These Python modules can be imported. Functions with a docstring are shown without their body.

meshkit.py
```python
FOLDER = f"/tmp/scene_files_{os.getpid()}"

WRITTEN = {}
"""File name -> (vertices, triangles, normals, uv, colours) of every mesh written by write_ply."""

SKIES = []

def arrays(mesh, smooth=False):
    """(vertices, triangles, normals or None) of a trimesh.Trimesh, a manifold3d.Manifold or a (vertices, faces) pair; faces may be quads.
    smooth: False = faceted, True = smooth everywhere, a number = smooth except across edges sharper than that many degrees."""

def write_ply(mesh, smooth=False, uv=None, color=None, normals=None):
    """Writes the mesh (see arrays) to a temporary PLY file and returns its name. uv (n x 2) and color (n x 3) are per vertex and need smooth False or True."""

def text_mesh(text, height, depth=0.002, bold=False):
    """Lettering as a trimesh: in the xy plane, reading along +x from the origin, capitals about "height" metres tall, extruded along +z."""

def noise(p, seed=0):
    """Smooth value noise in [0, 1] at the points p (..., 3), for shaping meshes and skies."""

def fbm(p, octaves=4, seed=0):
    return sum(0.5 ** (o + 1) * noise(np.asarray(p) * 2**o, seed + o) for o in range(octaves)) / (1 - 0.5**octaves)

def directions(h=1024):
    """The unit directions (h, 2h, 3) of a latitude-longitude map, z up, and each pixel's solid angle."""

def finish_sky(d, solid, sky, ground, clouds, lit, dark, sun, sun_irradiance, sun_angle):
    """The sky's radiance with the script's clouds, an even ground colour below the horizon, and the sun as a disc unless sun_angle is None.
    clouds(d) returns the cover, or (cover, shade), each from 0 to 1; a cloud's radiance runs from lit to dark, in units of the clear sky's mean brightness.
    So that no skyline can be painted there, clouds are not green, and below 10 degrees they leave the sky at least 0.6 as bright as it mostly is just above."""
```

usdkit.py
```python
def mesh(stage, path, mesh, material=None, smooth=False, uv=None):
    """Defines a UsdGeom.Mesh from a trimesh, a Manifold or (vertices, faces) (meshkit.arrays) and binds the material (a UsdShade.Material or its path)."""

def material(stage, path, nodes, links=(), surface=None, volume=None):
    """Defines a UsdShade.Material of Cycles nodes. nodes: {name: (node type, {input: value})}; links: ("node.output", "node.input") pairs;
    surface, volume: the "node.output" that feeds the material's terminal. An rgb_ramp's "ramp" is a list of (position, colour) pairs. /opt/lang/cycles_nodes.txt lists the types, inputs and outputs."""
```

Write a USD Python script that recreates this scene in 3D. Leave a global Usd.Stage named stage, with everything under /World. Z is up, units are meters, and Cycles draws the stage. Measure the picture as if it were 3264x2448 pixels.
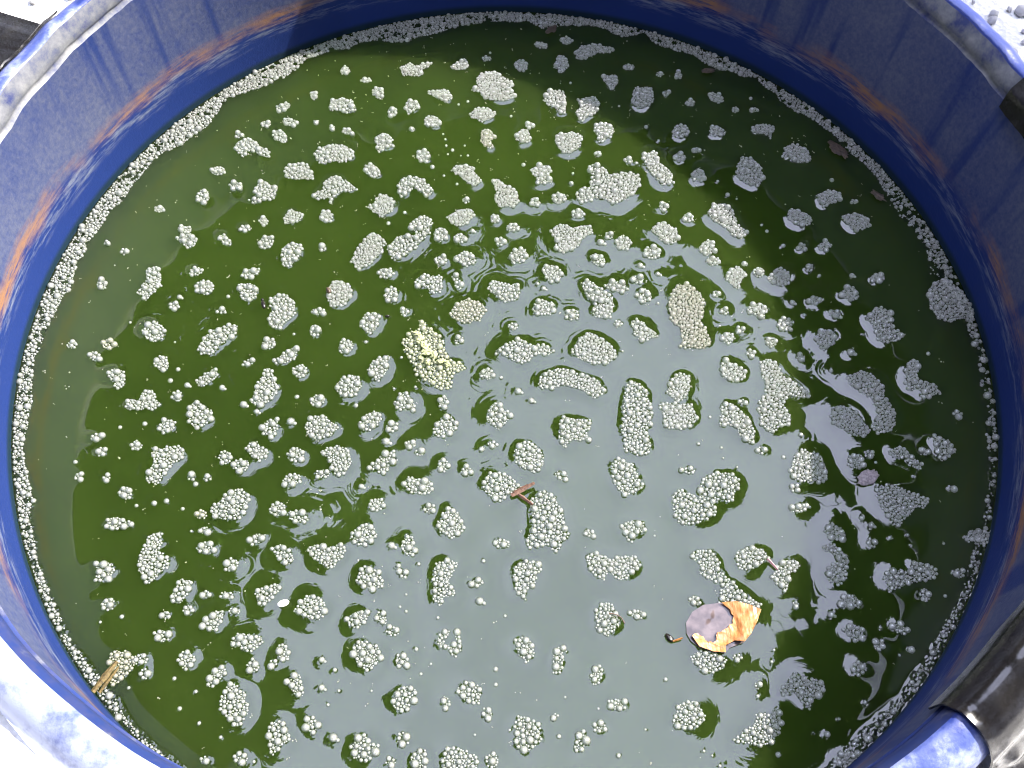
import math, random
import numpy as np
import trimesh
import usdkit, meshkit
from pxr import Usd, UsdGeom, UsdLux, UsdShade, Gf, Sdf, Vt
from scipy.ndimage import distance_transform_edt, gaussian_filter
from scipy.signal import fftconvolve
from shapely.geometry import Polygon, Point
from shapely import contains_xy

stage = Usd.Stage.CreateInMemory()
UsdGeom.SetStageUpAxis(stage, UsdGeom.Tokens.z)
UsdGeom.SetStageMetersPerUnit(stage, 1.0)
world = UsdGeom.Xform.Define(stage, '/World')
stage.SetDefaultPrim(world.GetPrim())
UsdGeom.Scope.Define(stage, '/World/Looks')
RNG = np.random.default_rng(7)

# ---------------------------------------------------------------- camera
EXPOSURE = 1.7
CAM = (-0.00665, -0.27567, 0.46666)
PITCH, YAW, ROLL = 0.48964, -0.01698, -0.01188
def camera():
    f = np.array([0, math.sin(PITCH), -math.cos(PITCH)])
    u = np.array([0, math.cos(PITCH), math.sin(PITCH)])
    M = np.stack([[1., 0, 0], u, -f], 1)
    cy, sy = math.cos(YAW), math.sin(YAW)
    M = M @ np.array([[cy, 0, sy], [0, 1, 0], [-sy, 0, cy]])
    c, s = math.cos(ROLL), math.sin(ROLL)
    M = M @ np.array([[c, -s, 0], [s, c, 0], [0, 0, 1]])
    cam = UsdGeom.Camera.Define(stage, '/World/camera')
    m = Gf.Matrix4d(1.0)
    for i in range(3):
        m.SetRow(i, Gf.Vec4d(*[float(v) for v in M[:, i]], 0))
    m.SetRow(3, Gf.Vec4d(*CAM, 1))
    cam.AddTransformOp().Set(m)
    cam.CreateHorizontalApertureAttr(36.0)
    cam.CreateVerticalApertureAttr(27.0)
    cam.CreateFocalLengthAttr(18.0 / math.tan(math.radians(29)))
    cam.CreateClippingRangeAttr(Gf.Vec2f(0.01, 1000))
    cam.CreateExposureAttr(EXPOSURE)
camera()

# ---------------------------------------------------------------- sky and sun
SUN_AZ, SUN_EL = math.radians(24), math.radians(42.5)      # azimuth counted from +x
SUN = np.array([math.cos(SUN_EL) * math.cos(SUN_AZ), math.cos(SUN_EL) * math.sin(SUN_AZ), math.sin(SUN_EL)])
SKY_STRENGTH = 0.15
sky = usdkit.material(stage, '/World/Looks/sky', {
    'tc': ('texture_coordinate', {}),
    'sky': ('sky_texture', {'sky_type': 'single_scattering', 'sun_disc': False, 'sun_elevation': SUN_EL,
                            'sun_rotation': math.atan2(SUN[0], SUN[1]), 'aerosol_density': 2.5}),
    'n': ('noise_texture', {'scale': 2.2, 'detail': 5, 'roughness': 0.55}),
    'r': ('rgb_ramp', {'ramp': [(0.30, (0.7, 0.7, 0.7)), (0.62, (1, 1, 1))]}),
    'm': ('mix', {'color2': (12.6, 13.3, 18.0)}),
    'b': ('background_shader', {'strength': SKY_STRENGTH})},
    [('tc.generated', 'n.vector'), ('n.fac', 'r.fac'), ('r.color', 'm.fac'), ('sky.color', 'm.color1'), ('m.color', 'b.color')],
    surface='b.background')
dome = UsdLux.DomeLight.Define(stage, '/World/sky')
dome.GetPrim().SetCustomDataByKey('kind', 'structure')
UsdShade.MaterialBindingAPI.Apply(dome.GetPrim()).Bind(sky)
sun = UsdLux.DistantLight.Define(stage, '/World/sun')
sun.CreateIntensityAttr(1.25); sun.CreateAngleAttr(0.5); sun.CreateNormalizeAttr(True)
sun.CreateColorAttr(Gf.Vec3f(1.0, 0.95, 0.86))
sun.AddTransformOp().Set(Gf.Matrix4d().SetRotate(Gf.Rotation(Gf.Vec3d(0, 0, 1), Gf.Vec3d(*SUN))))

# ---------------------------------------------------------------- helpers
used = {}
def numbered(parent, name):
    k = used.get((parent, name), 0); used[(parent, name)] = k + 1
    return f'{parent}/{name}' if k == 0 else f'{parent}/{name}_{k:03d}'
def tag(p, label=None, cat=None, group=None, kind=None):
    p = p.GetPrim() if hasattr(p, 'GetPrim') else p
    for k, v in (('label', label), ('category', cat), ('group', group), ('kind', kind)):
        if v: p.SetCustomDataByKey(k, v)
    return p
def obj(name, mesh, mat, parent='/World', smooth=35):
    path = numbered(parent, name)
    return usdkit.mesh(stage, path, mesh, mat, smooth).GetPrim()
def thing(name, loc=(0, 0, 0)):
    x = UsdGeom.Xform.Define(stage, numbered('/World', name))
    x.AddTranslateOp().Set(Gf.Vec3d(*loc))
    return x
def mat(name, nodes, links=(), surface='p.BSDF'):
    return usdkit.material(stage, '/World/Looks/' + name, nodes, links, surface=surface)
def simple(name, color, rough=0.5, var=0.25, scale=300.0, **kw):
    c = np.array(color)
    return mat(name, {'g': ('geometry', {}), 'n': ('noise_texture', {'scale': scale, 'detail': 3}),
                      'r': ('rgb_ramp', {'ramp': [(0.3, c * (1 - var)), (0.7, np.minimum(1, c * (1 + var)))]}),
                      'p': ('principled_bsdf', {'roughness': rough, **kw})},
               [('g.position', 'n.vector'), ('n.fac', 'r.fac'), ('r.color', 'p.base_color')])
def smoothstep(a, b, x):
    t = np.clip((x - a) / (b - a), 0, 1); return t * t * (3 - 2 * t)
def per_angle(table):
    t = sorted(table); a = np.array([q[0] for q in t], float); v = np.array([q[1] for q in t], float)
    a = np.concatenate([a - 360, a, a + 360]); v = np.tile(v, 3)
    return lambda th: np.interp((np.degrees(th) + 180) % 360 - 180, a, v)

# ---------------------------------------------------------------- materials
M_wall = mat('barrel_inside_plastic', {
    'g': ('geometry', {}), 'x': ('separate_xyz', {}),
    # speckled dust
    'n1': ('noise_texture', {'scale': 330, 'detail': 6, 'roughness': 0.75}),
    'n2': ('noise_texture', {'scale': 16, 'detail': 4, 'roughness': 0.6}),
    'dm': ('math', {'math_type': 'multiply_add', 'value2': 0.6, 'value3': 0.0}),
    'da': ('math', {'math_type': 'multiply_add', 'value2': 0.4}),
    'dr': ('rgb_ramp', {'ramp': [(0.30, (0.08, 0.08, 0.08)), (0.5, (0.52, 0.52, 0.52)), (0.68, (0.95, 0.95, 0.95))]}),
    # dust only above the old scum line
    'zr': ('map_range', {'range_type': 'smoothstep', 'from_min': 0.030, 'from_max': 0.038, 'to_min': 0.0, 'to_max': 1.0, 'clamp': True}),
    'zw': ('noise_texture', {'scale': 30, 'detail': 4}),
    'zo': ('math', {'math_type': 'multiply_add', 'value2': 0.014, 'value3': -0.007}),
    'z2': ('math', {'math_type': 'add'}),
    'df': ('math', {'math_type': 'multiply'}),
    # vertical drips: noise compressed along z
    'mp': ('mapping', {'scale': (60, 60, 3)}), 'nd': ('noise_texture', {'scale': 1, 'detail': 3}),
    'ndr': ('rgb_ramp', {'ramp': [(0.34, (0.25, 0.25, 0.25)), (0.44, (1, 1, 1))]}),
    'df2': ('math', {'math_type': 'multiply'}),
    'blue': ('mix', {'color1': (0.009, 0.026, 0.13), 'color2': (0.115, 0.125, 0.175)}),
    # pale lime line and rusty scum line
    'mh': ('mapping', {'scale': (45, 45, 380)}), 'nh': ('noise_texture', {'scale': 1, 'detail': 7, 'roughness': 0.75}),
    'lz': ('rgb_ramp', {'ramp': [(0.17, (0, 0, 0)), (0.24, (1, 1, 1)), (0.29, (1, 1, 1)), (0.36, (0, 0, 0))]}),
    'oz': ('rgb_ramp', {'ramp': [(0.27, (0, 0, 0)), (0.325, (1, 1, 1)), (0.36, (1, 1, 1)), (0.43, (0, 0, 0))]}),
    'zs': ('math', {'math_type': 'multiply', 'value2': 10.0}),
    'lh': ('rgb_ramp', {'ramp': [(0.47, (0, 0, 0)), (0.66, (0.7, 0.7, 0.7))]}),
    'oh': ('rgb_ramp', {'ramp': [(0.38, (0, 0, 0)), (0.56, (1, 1, 1))]}),
    'no': ('noise_texture', {'scale': 9, 'detail': 5, 'roughness': 0.65}),
    'nor': ('rgb_ramp', {'ramp': [(0.42, (0.05, 0.05, 0.05)), (0.6, (0.95, 0.95, 0.95))]}),
    'lf': ('math', {'math_type': 'multiply'}), 'of': ('math', {'math_type': 'multiply'}), 'of2': ('math', {'math_type': 'multiply'}),
    'c1': ('mix', {'color2': (0.22, 0.24, 0.28)}), 'c2': ('mix', {'color2': (0.27, 0.135, 0.06)}),
    # darker band at the foot of the wall
    'wz': ('map_range', {'range_type': 'smoothstep', 'from_min': 0.003, 'from_max': 0.0075, 'to_min': 1.0, 'to_max': 0.0, 'clamp': True}),
    'c3': ('mix', {'color2': (0.006, 0.02, 0.035)}),
    'bp': ('bump', {'strength': 0.35, 'distance': 0.0008}),
    'p': ('principled_bsdf', {'roughness': 0.6, 'specular_ior_level': 0.2})},
    [('g.position', 'x.vector'), ('g.position', 'n1.vector'), ('g.position', 'n2.vector'), ('g.position', 'zw.vector'), ('g.position', 'mp.vector'),
     ('g.position', 'mh.vector'), ('g.position', 'no.vector'),
     ('n1.fac', 'dm.value1'), ('n2.fac', 'da.value1'), ('dm.value', 'da.value3'), ('da.value', 'dr.fac'),
     ('zw.fac', 'zo.value1'), ('x.z', 'z2.value1'), ('zo.value', 'z2.value2'), ('z2.value', 'zr.value'), ('zr.result', 'df.value1'), ('dr.color', 'df.value2'),
     ('mp.vector', 'nd.vector'), ('nd.fac', 'ndr.fac'), ('df.value', 'df2.value1'), ('ndr.color', 'df2.value2'), ('df2.value', 'blue.fac'),
     ('mh.vector', 'nh.vector'), ('z2.value', 'zs.value1'), ('zs.value', 'lz.fac'), ('zs.value', 'oz.fac'), ('nh.fac', 'lh.fac'), ('nh.fac', 'oh.fac'),
     ('no.fac', 'nor.fac'), ('lz.color', 'lf.value1'), ('lh.color', 'lf.value2'), ('oz.color', 'of.value1'), ('oh.color', 'of.value2'), ('of.value', 'of2.value1'), ('nor.color', 'of2.value2'),
     ('blue.color', 'c1.color1'), ('lf.value', 'c1.fac'), ('c1.color', 'c2.color1'), ('of2.value', 'c2.fac'),
     ('x.z', 'wz.value'), ('wz.result', 'c3.fac'), ('c2.color', 'c3.color1'), ('c3.color', 'p.base_color'), ('n1.fac', 'bp.height'), ('bp.normal', 'p.normal')])
M_rim = mat('scuffed_blue_rim_painted_sun', {
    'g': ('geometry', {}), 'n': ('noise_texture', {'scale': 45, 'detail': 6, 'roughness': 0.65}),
    'xy': ('vector_math', {'math_type': 'dot_product', 'vector2': (-0.6, -0.6, 0)}), 'sh': ('math', {'math_type': 'add'}),  # near-left paling is sunlight painted into the colour, on top of the scuffs
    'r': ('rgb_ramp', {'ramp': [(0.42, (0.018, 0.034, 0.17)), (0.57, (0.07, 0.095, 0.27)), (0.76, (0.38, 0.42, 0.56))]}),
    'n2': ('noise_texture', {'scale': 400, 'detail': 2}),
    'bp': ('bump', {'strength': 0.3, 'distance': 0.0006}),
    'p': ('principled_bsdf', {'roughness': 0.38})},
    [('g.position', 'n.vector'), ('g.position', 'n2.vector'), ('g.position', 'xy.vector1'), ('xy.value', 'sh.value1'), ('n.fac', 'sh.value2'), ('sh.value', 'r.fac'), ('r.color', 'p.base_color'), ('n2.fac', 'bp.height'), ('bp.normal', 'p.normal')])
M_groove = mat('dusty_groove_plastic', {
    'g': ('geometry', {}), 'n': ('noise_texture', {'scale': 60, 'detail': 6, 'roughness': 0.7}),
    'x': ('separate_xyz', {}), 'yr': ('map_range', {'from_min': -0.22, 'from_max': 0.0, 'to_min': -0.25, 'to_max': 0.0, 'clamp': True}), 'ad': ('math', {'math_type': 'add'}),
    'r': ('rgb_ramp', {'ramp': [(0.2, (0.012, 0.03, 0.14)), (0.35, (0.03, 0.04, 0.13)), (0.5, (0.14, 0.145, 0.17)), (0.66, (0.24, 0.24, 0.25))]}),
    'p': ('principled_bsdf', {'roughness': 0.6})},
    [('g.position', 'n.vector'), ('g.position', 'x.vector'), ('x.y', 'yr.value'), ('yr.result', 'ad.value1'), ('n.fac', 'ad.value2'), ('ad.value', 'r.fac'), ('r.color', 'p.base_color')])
M_black = mat('black_shiny_plastic', {
    'g': ('geometry', {}), 'n': ('noise_texture', {'scale': 70, 'detail': 4, 'roughness': 0.6}),
    'n2': ('noise_texture', {'scale': 500, 'detail': 3}),
    'r': ('rgb_ramp', {'ramp': [(0.45, (0.008, 0.007, 0.007)), (0.8, (0.022, 0.02, 0.018))]}),
    'rr': ('map_range', {'from_min': 0.3, 'from_max': 0.7, 'to_min': 0.14, 'to_max': 0.24, 'clamp': True}),
    'bp': ('bump', {'strength': 0.1, 'distance': 0.001}),
    'p': ('principled_bsdf', {'ior': 1.5})},
    [('g.position', 'n.vector'), ('g.position', 'n2.vector'), ('n.fac', 'r.fac'), ('r.color', 'p.base_color'), ('n2.fac', 'rr.value'), ('rr.result', 'p.roughness'), ('n.fac', 'bp.height'), ('bp.normal', 'p.normal')])
M_water = mat('green_algae_water', {
    'g': ('geometry', {}), 'n': ('noise_texture', {'scale': 9, 'detail': 3, 'distortion': 1.0}),
    'r': ('rgb_ramp', {'ramp': [(0.3, (0.019, 0.036, 0.0052)), (0.7, (0.024, 0.044, 0.0065))]}),
    'p': ('principled_bsdf', {'roughness': 0.012, 'ior': 1.55, 'subsurface_method': 'random_walk', 'subsurface_weight': 1.0,
                              'subsurface_scale': 0.028, 'subsurface_radius': (0.8, 1.0, 0.55)})},
    [('g.position', 'n.vector'), ('n.fac', 'r.fac'), ('r.color', 'p.base_color')])
def foam_mat(name, color, opaque):
    return mat(name, {
        'd': ('principled_bsdf', {'base_color': color, 'roughness': 0.2, 'ior': 1.6, 'specular_ior_level': 0.8}),
        't': ('transparent_bsdf', {'color': (0.97, 0.98, 0.96)}),
        'gl': ('glossy_bsdf', {'roughness': 0.24, 'color': (1, 1, 1)}),
        'fr': ('fresnel', {'IOR': 1.95}),
        'm1': ('mix_closure', {}),
        'lw': ('layer_weight', {'blend': 0.5}),
        'mr': ('map_range', {'from_min': 0.0, 'from_max': 1.0, 'to_min': opaque[0], 'to_max': opaque[1], 'clamp': True}),
        'm2': ('mix_closure', {})},
        [('fr.fac', 'm1.fac'), ('t.BSDF', 'm1.closure1'), ('gl.BSDF', 'm1.closure2'), ('lw.facing', 'mr.value'), ('mr.result', 'm2.fac'),
         ('m1.closure', 'm2.closure1'), ('d.BSDF', 'm2.closure2')], surface='m2.closure')
M_foam = [foam_mat('foam_bubble_film', (0.86, 0.87, 0.80), (0.25, 0.02)),
          foam_mat('algae_stained_foam', (0.86, 0.86, 0.58), (0.30, 0.03)),
          foam_mat('tan_tinted_foam', (0.84, 0.80, 0.62), (0.25, 0.02))]
M_ground = mat('pale_gravelly_concrete', {
    'g': ('geometry', {}), 'v': ('voronoi_texture', {'scale': 260}), 'n': ('noise_texture', {'scale': 90, 'detail': 5, 'roughness': 0.7}),
    'r': ('rgb_ramp', {'ramp': [(0.26, (0.36, 0.35, 0.36)), (0.36, (0.72, 0.71, 0.69)), (0.7, (0.88, 0.87, 0.85))]}),
    'bp': ('bump', {'strength': 0.7, 'distance': 0.002}),
    'p': ('principled_bsdf', {'roughness': 0.85})},
    [('g.position', 'v.vector'), ('g.position', 'n.vector'), ('n.fac', 'r.fac'), ('r.color', 'p.base_color'), ('v.distance', 'bp.height'), ('bp.normal', 'p.normal')])
M_pebble = mat('gravel_stone', {
    'g': ('geometry', {}), 'r': ('rgb_ramp', {'ramp': [(0.0, (0.45, 0.44, 0.44)), (0.4, (0.66, 0.65, 0.64)), (1.0, (0.85, 0.84, 0.82))]}),
    'p': ('principled_bsdf', {'roughness': 0.8})}, [('g.random_per_island', 'r.fac'), ('r.color', 'p.base_color')])

# ---------------------------------------------------------------- ground
R0 = 0.2805
ztop = per_angle([(-180, .098), (-160, .088), (-140, .080), (-125, .078), (-100, .076), (-70, .074), (-50, .076), (-42, .087), (-35, .112), (-28, .122), (-12, .123), (5, .119), (18, .114), (35, .115), (60, .114), (90, .113), (120, .112), (150, .108), (170, .102)])
rtop = per_angle([(-180, .2815), (-150, .280), (-140, .2785), (-130, .272), (-120, .2675), (-100, .267), (-80, .270), (-60, .278), (-50, .2805), (-20, .283), (15, .287), (30, .290), (60, .289), (90, .286), (120, .283), (150, .281)])
GZ = 0.032
def added_bank(x, y):          # ground raised on the near left to shorten the barrel shadow there
    a = np.degrees(np.arctan2(y, x)) % 360; r = np.hypot(x, y)
    return 0.034 * smoothstep(150, 200, a) * (1 - smoothstep(262, 290, a)) * (1 - smoothstep(.6, 1.4, r))
def disc_sheet(r_in, r_out, z, n=96, rings=14):
    th = np.linspace(0, 2 * np.pi, n, endpoint=False); rr = r_in * (r_out / r_in) ** np.linspace(0, 1, rings)
    v = np.array([[r * math.cos(t), r * math.sin(t), z] for r in rr for t in th])
    v[:, 2] += 0.004 * (meshkit.fbm(v * 6 + 3, 3) - 0.5) + added_bank(v[:, 0], v[:, 1])
    f = [[i * n + j, (i + 1) * n + j, (i + 1) * n + (j + 1) % n, i * n + (j + 1) % n] for i in range(rings - 1) for j in range(n)]
    return v, np.array(f)
tag(obj('ground', disc_sheet(0.3, 60.0, GZ), M_ground, smooth=True), kind='structure')

# ---------------------------------------------------------------- barrel
def lathe(profile, n=360, flip=False, a0=0.0, a1=360.0, closed=True, jag=0.0):
    """profile(theta) -> (k, 2) radius and height."""
    th = np.radians(np.linspace(a0, a1, n, endpoint=not closed))
    P = np.array([profile(t) for t in th])
    if jag:
        pass
    k = P.shape[1]
    v = np.stack([P[:, :, 0] * np.cos(th)[:, None], P[:, :, 0] * np.sin(th)[:, None], P[:, :, 1]], -1).reshape(-1, 3)
    f = []
    m = n if closed else n - 1
    for i in range(m):
        a, b = i * k, ((i + 1) % n) * k
        for j in range(k - 1):
            q = [a + j, a + j + 1, b + j + 1, b + j]
            f.append(q[::-1] if flip else q)
    return v, np.array(f)
def jagged(th):      # the rim was sawn by hand
    p = np.array([[math.cos(th) * 14, math.sin(th) * 14, 0.5]])
    q = np.array([[math.cos(th) * 70, math.sin(th) * 70, 2.5]])
    return 0.004 * (float(meshkit.fbm(p, 2)[0]) - .5) + 0.0016 * (float(meshkit.fbm(q, 2, 5)[0]) - .5)
def wall_r(th, z):
    zt = ztop(th)
    return R0 + (rtop(th) - R0) * np.clip(z / zt, 0, 1) ** 1.2
def inside(th):
    zt = float(ztop(th)) + jagged(th); zs = np.concatenate([[-0.05, -0.01], np.linspace(0, zt - 0.016, 26)])
    return [(float(wall_r(th, z)), z) for z in zs]
def groove(th):
    zt = float(ztop(th)) + jagged(th); r = float(wall_r(th, zt - 0.016))
    w = 1.0
    return [(r, zt - 0.016), (r + 0.0016, zt - 0.0145), (r + 0.0018, zt - 0.013), (r + 0.0006, zt - 0.0115), (r + 0.0012, zt - 0.008), (r + 0.002, zt - 0.0045), (r + 0.0032, zt - 0.0015)]
def rim(th):
    zt = float(ztop(th)) + jagged(th); r = float(wall_r(th, zt - 0.016)) + 0.0032
    w = 0.62 + 0.38 * (0.5 - 0.5 * math.sin(th))          # the lip is widest towards the near side
    return [(r, zt - 0.0015), (r + .0012 * w, zt - 0.0004), (r + .004 * w, zt), (r + .009 * w, zt - .0006), (r + .014 * w, zt - .003), (r + .0185 * w, zt - .007), (r + .0215 * w, zt - .0125), (r + .0228 * w, zt - .019), (r + .0228 * w, zt - .026)]
def outside(th):
    p = rim(th)[-1]
    return [p, (p[0] - .003, p[1] - .004), (p[0] - .004, p[1] - 0.01), (p[0] - .004, GZ - 0.01)]
barrel = thing('barrel')
tag(barrel, 'cut open blue plastic barrel full of green water, scuffed rim', 'barrel')
bp = str(barrel.GetPath())
tag(obj('inner_wall', lathe(inside, 420, True), M_wall, bp, True), 'blue inner wall with rusty scum line and dust')
tag(obj('groove', lathe(groove, 420, True), M_groove, bp, True), 'pale dusty groove below the rim')
tag(obj('rim', lathe(rim, 420, True), M_rim, bp, True), 'rounded scuffed blue rim, sunlight painted pale on the near left')
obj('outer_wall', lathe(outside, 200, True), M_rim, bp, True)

# black plastic wrapped over the rim
def wrap_mesh(a0, a1, inner, outer, n=120, off=0.0016, seed=1, flare=0.012, ragged=0.0):
    """A folded strip from the inner face (inner metres down), over the lip, to the outside (outer metres further out and down)."""
    th = np.radians(np.linspace(a0, a1, n)); V = []
    for t in th:
        zt = float(ztop(t)) + jagged(t); r = float(wall_r(t, zt - 0.016)); L = rim(t)
        rag = ragged * (meshkit.fbm(np.array([[math.cos(t) * 40, math.sin(t) * 40, seed]]), 3)[0] - .5) if ragged else 0
        path = [(r - off, zt - inner + rag), (r - off, zt - inner * .6), (r - off * .8, zt - 0.006), (L[1][0] - off * .3, L[1][1] + off)] if inner > 0 else [(L[4][0] + rag * .5, L[4][1] + off * .6)]
        path += [(L[j][0] + off * .3 * j / 4, L[j][1] + off) for j in ((3, 4, 5) if inner > 0 else (5,))]
        path += [(L[6][0] + off * 1.2, L[6][1] + off * .6), (L[7][0] + off * 1.8, L[7][1]), (L[7][0] + flare * .4, L[7][1] - outer * .35), (L[7][0] + flare * .8, L[7][1] - outer * .7), (L[7][0] + flare, L[7][1] - outer)]
        P = np.array(path)
        # resample
        d = np.r_[0, np.cumsum(np.hypot(*np.diff(P, axis=0).T))]; s = np.linspace(0, d[-1], 34)
        V.append(np.stack([np.interp(s, d, P[:, 0]), np.interp(s, d, P[:, 1])], 1))
    V = np.array(V); k = V.shape[1]
    xyz = np.stack([V[:, :, 0] * np.cos(th)[:, None], V[:, :, 0] * np.sin(th)[:, None], V[:, :, 1]], -1)
    w = meshkit.fbm(xyz * 38 + seed * 7.3, 3, seed) - .5
    sl = np.linspace(0, 1, k)[None, :]
    out = (xyz * [1, 1, 0]); out = out / np.linalg.norm(out, axis=-1, keepdims=True)
    xyz = xyz + out * (np.abs(w) * (0.0008 + 0.004 * smoothstep(.45, .8, sl)) + 0.010 * np.maximum(0, sl - .55) * np.abs(w) * 4)[..., None]
    xyz[..., 2] += np.abs(w) * 0.0012 * smoothstep(.3, .8, sl)
    v = xyz.reshape(-1, 3); f = []
    for i in range(n - 1):
        for j in range(k - 1):
            f.append([i * k + j, (i + 1) * k + j, (i + 1) * k + j + 1, i * k + j + 1])
    f = np.array(f)
    # give it thickness
    m = trimesh.Trimesh(v, np.vstack([f[:, [0, 1, 2]], f[:, [0, 2, 3]]]), process=False)
    nv = m.vertex_normals
    inner_v = v - nv * 0.0009
    F = m.faces
    e = [(i * k, (i + 1) * k) for i in range(n - 1)] + [((i + 1) * k + k - 1, i * k + k - 1) for i in range(n - 1)] + [(j + 1, j) for j in range(k - 1)] + [((n - 1) * k + j, (n - 1) * k + j + 1) for j in range(k - 1)]
    N = len(v); S = []
    for a, b in e: S += [[b, a, a + N], [b, a + N, b + N]]
    return np.vstack([v, inner_v]), np.vstack([F, F[:, ::-1] + N, S])
o = obj('plastic_wrap', wrap_mesh(-51, 18.5, 0.019, 0.03, 150, seed=2, flare=0.02), M_black, smooth=50)
tag(o, 'glossy black plastic folded over the right side of the rim', 'plastic wrap', 'black plastic wraps on the rim')
o = obj('plastic_wrap', wrap_mesh(148, 180, 0.0, 0.028, 90, seed=5, flare=0.12, ragged=0.006), M_black, smooth=50)
tag(o, 'short black plastic wrap on the outside of the rim at top left', 'plastic wrap', 'black plastic wraps on the rim')

# gravel beside the barrel
def pebbles(n, seed):
    rng = np.random.default_rng(seed); ico = trimesh.creation.icosphere(1)
    vs, fs, k = [], [], 0
    for i in range(n):
        a = math.radians(rng.choice([rng.uniform(-75, -25), rng.uniform(10, 50), rng.uniform(125, 240)])); r = rng.uniform(.31, .60)
        s = rng.uniform(.0012, .0042) * (1.6 if rng.random() < .1 else 1)
        v = ico.vertices * rng.uniform(.7, 1.25, 3) * s; v = v + (rng.random(v.shape) - .5) * s * .35
        c, q = math.cos(rng.uniform(0, 6.3)), 0
        vs.append(v + [r * math.cos(a), r * math.sin(a), GZ + s * .35 + float(added_bank(r * math.cos(a), r * math.sin(a)))]); fs.append(ico.faces + k); k += len(v)
    return np.vstack(vs), np.vstack(fs)
tag(obj('gravel', pebbles(1000, 11), M_pebble, smooth=60), 'loose grey gravel on the pale ground around the barrel', 'gravel', kind='stuff')

# ---------------------------------------------------------------- trees standing round (three show in the water; rear tree and hedge added)
OPEN = per_angle([(-20, 78), (0, 77), (14, 77), (21, 74.3), (26, 72), (28, 69), (30, 65), (35, 62.8), (40, 61.5), (44, 58.6), (47, 57), (52, 55), (56, 54.6), (61, 53.2), (70, 52), (78, 50.8), (90, 51.5), (93, 54), (95, 56), (98, 60), (102, 65.5), (112, 67.5), (120, 67.5), (126, 69), (134, 69), (142, 68.7), (147, 70.5), (151, 74), (155, 77), (165, 78), (180, 79), (200, 80), (240, 80), (270, 80), (300, 80), (320, 79)])
M_leaf = mat('tree_leaf', {
    'g': ('geometry', {}), 'r': ('rgb_ramp', {'ramp': [(0, (0.025, 0.06, 0.012)), (1, (0.06, 0.11, 0.03))]}),
    'd': ('diffuse_bsdf', {}), 't': ('translucent_bsdf', {}), 'm': ('mix_closure', {'fac': 0.3})},
    [('g.random_per_island', 'r.fac'), ('r.color', 'd.color'), ('r.color', 't.color'), ('d.BSDF', 'm.closure1'), ('t.BSDF', 'm.closure2')], surface='m.closure')
M_bark = simple('tree_bark', (0.09, 0.07, 0.05), 0.9, 0.4, 20)
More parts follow.
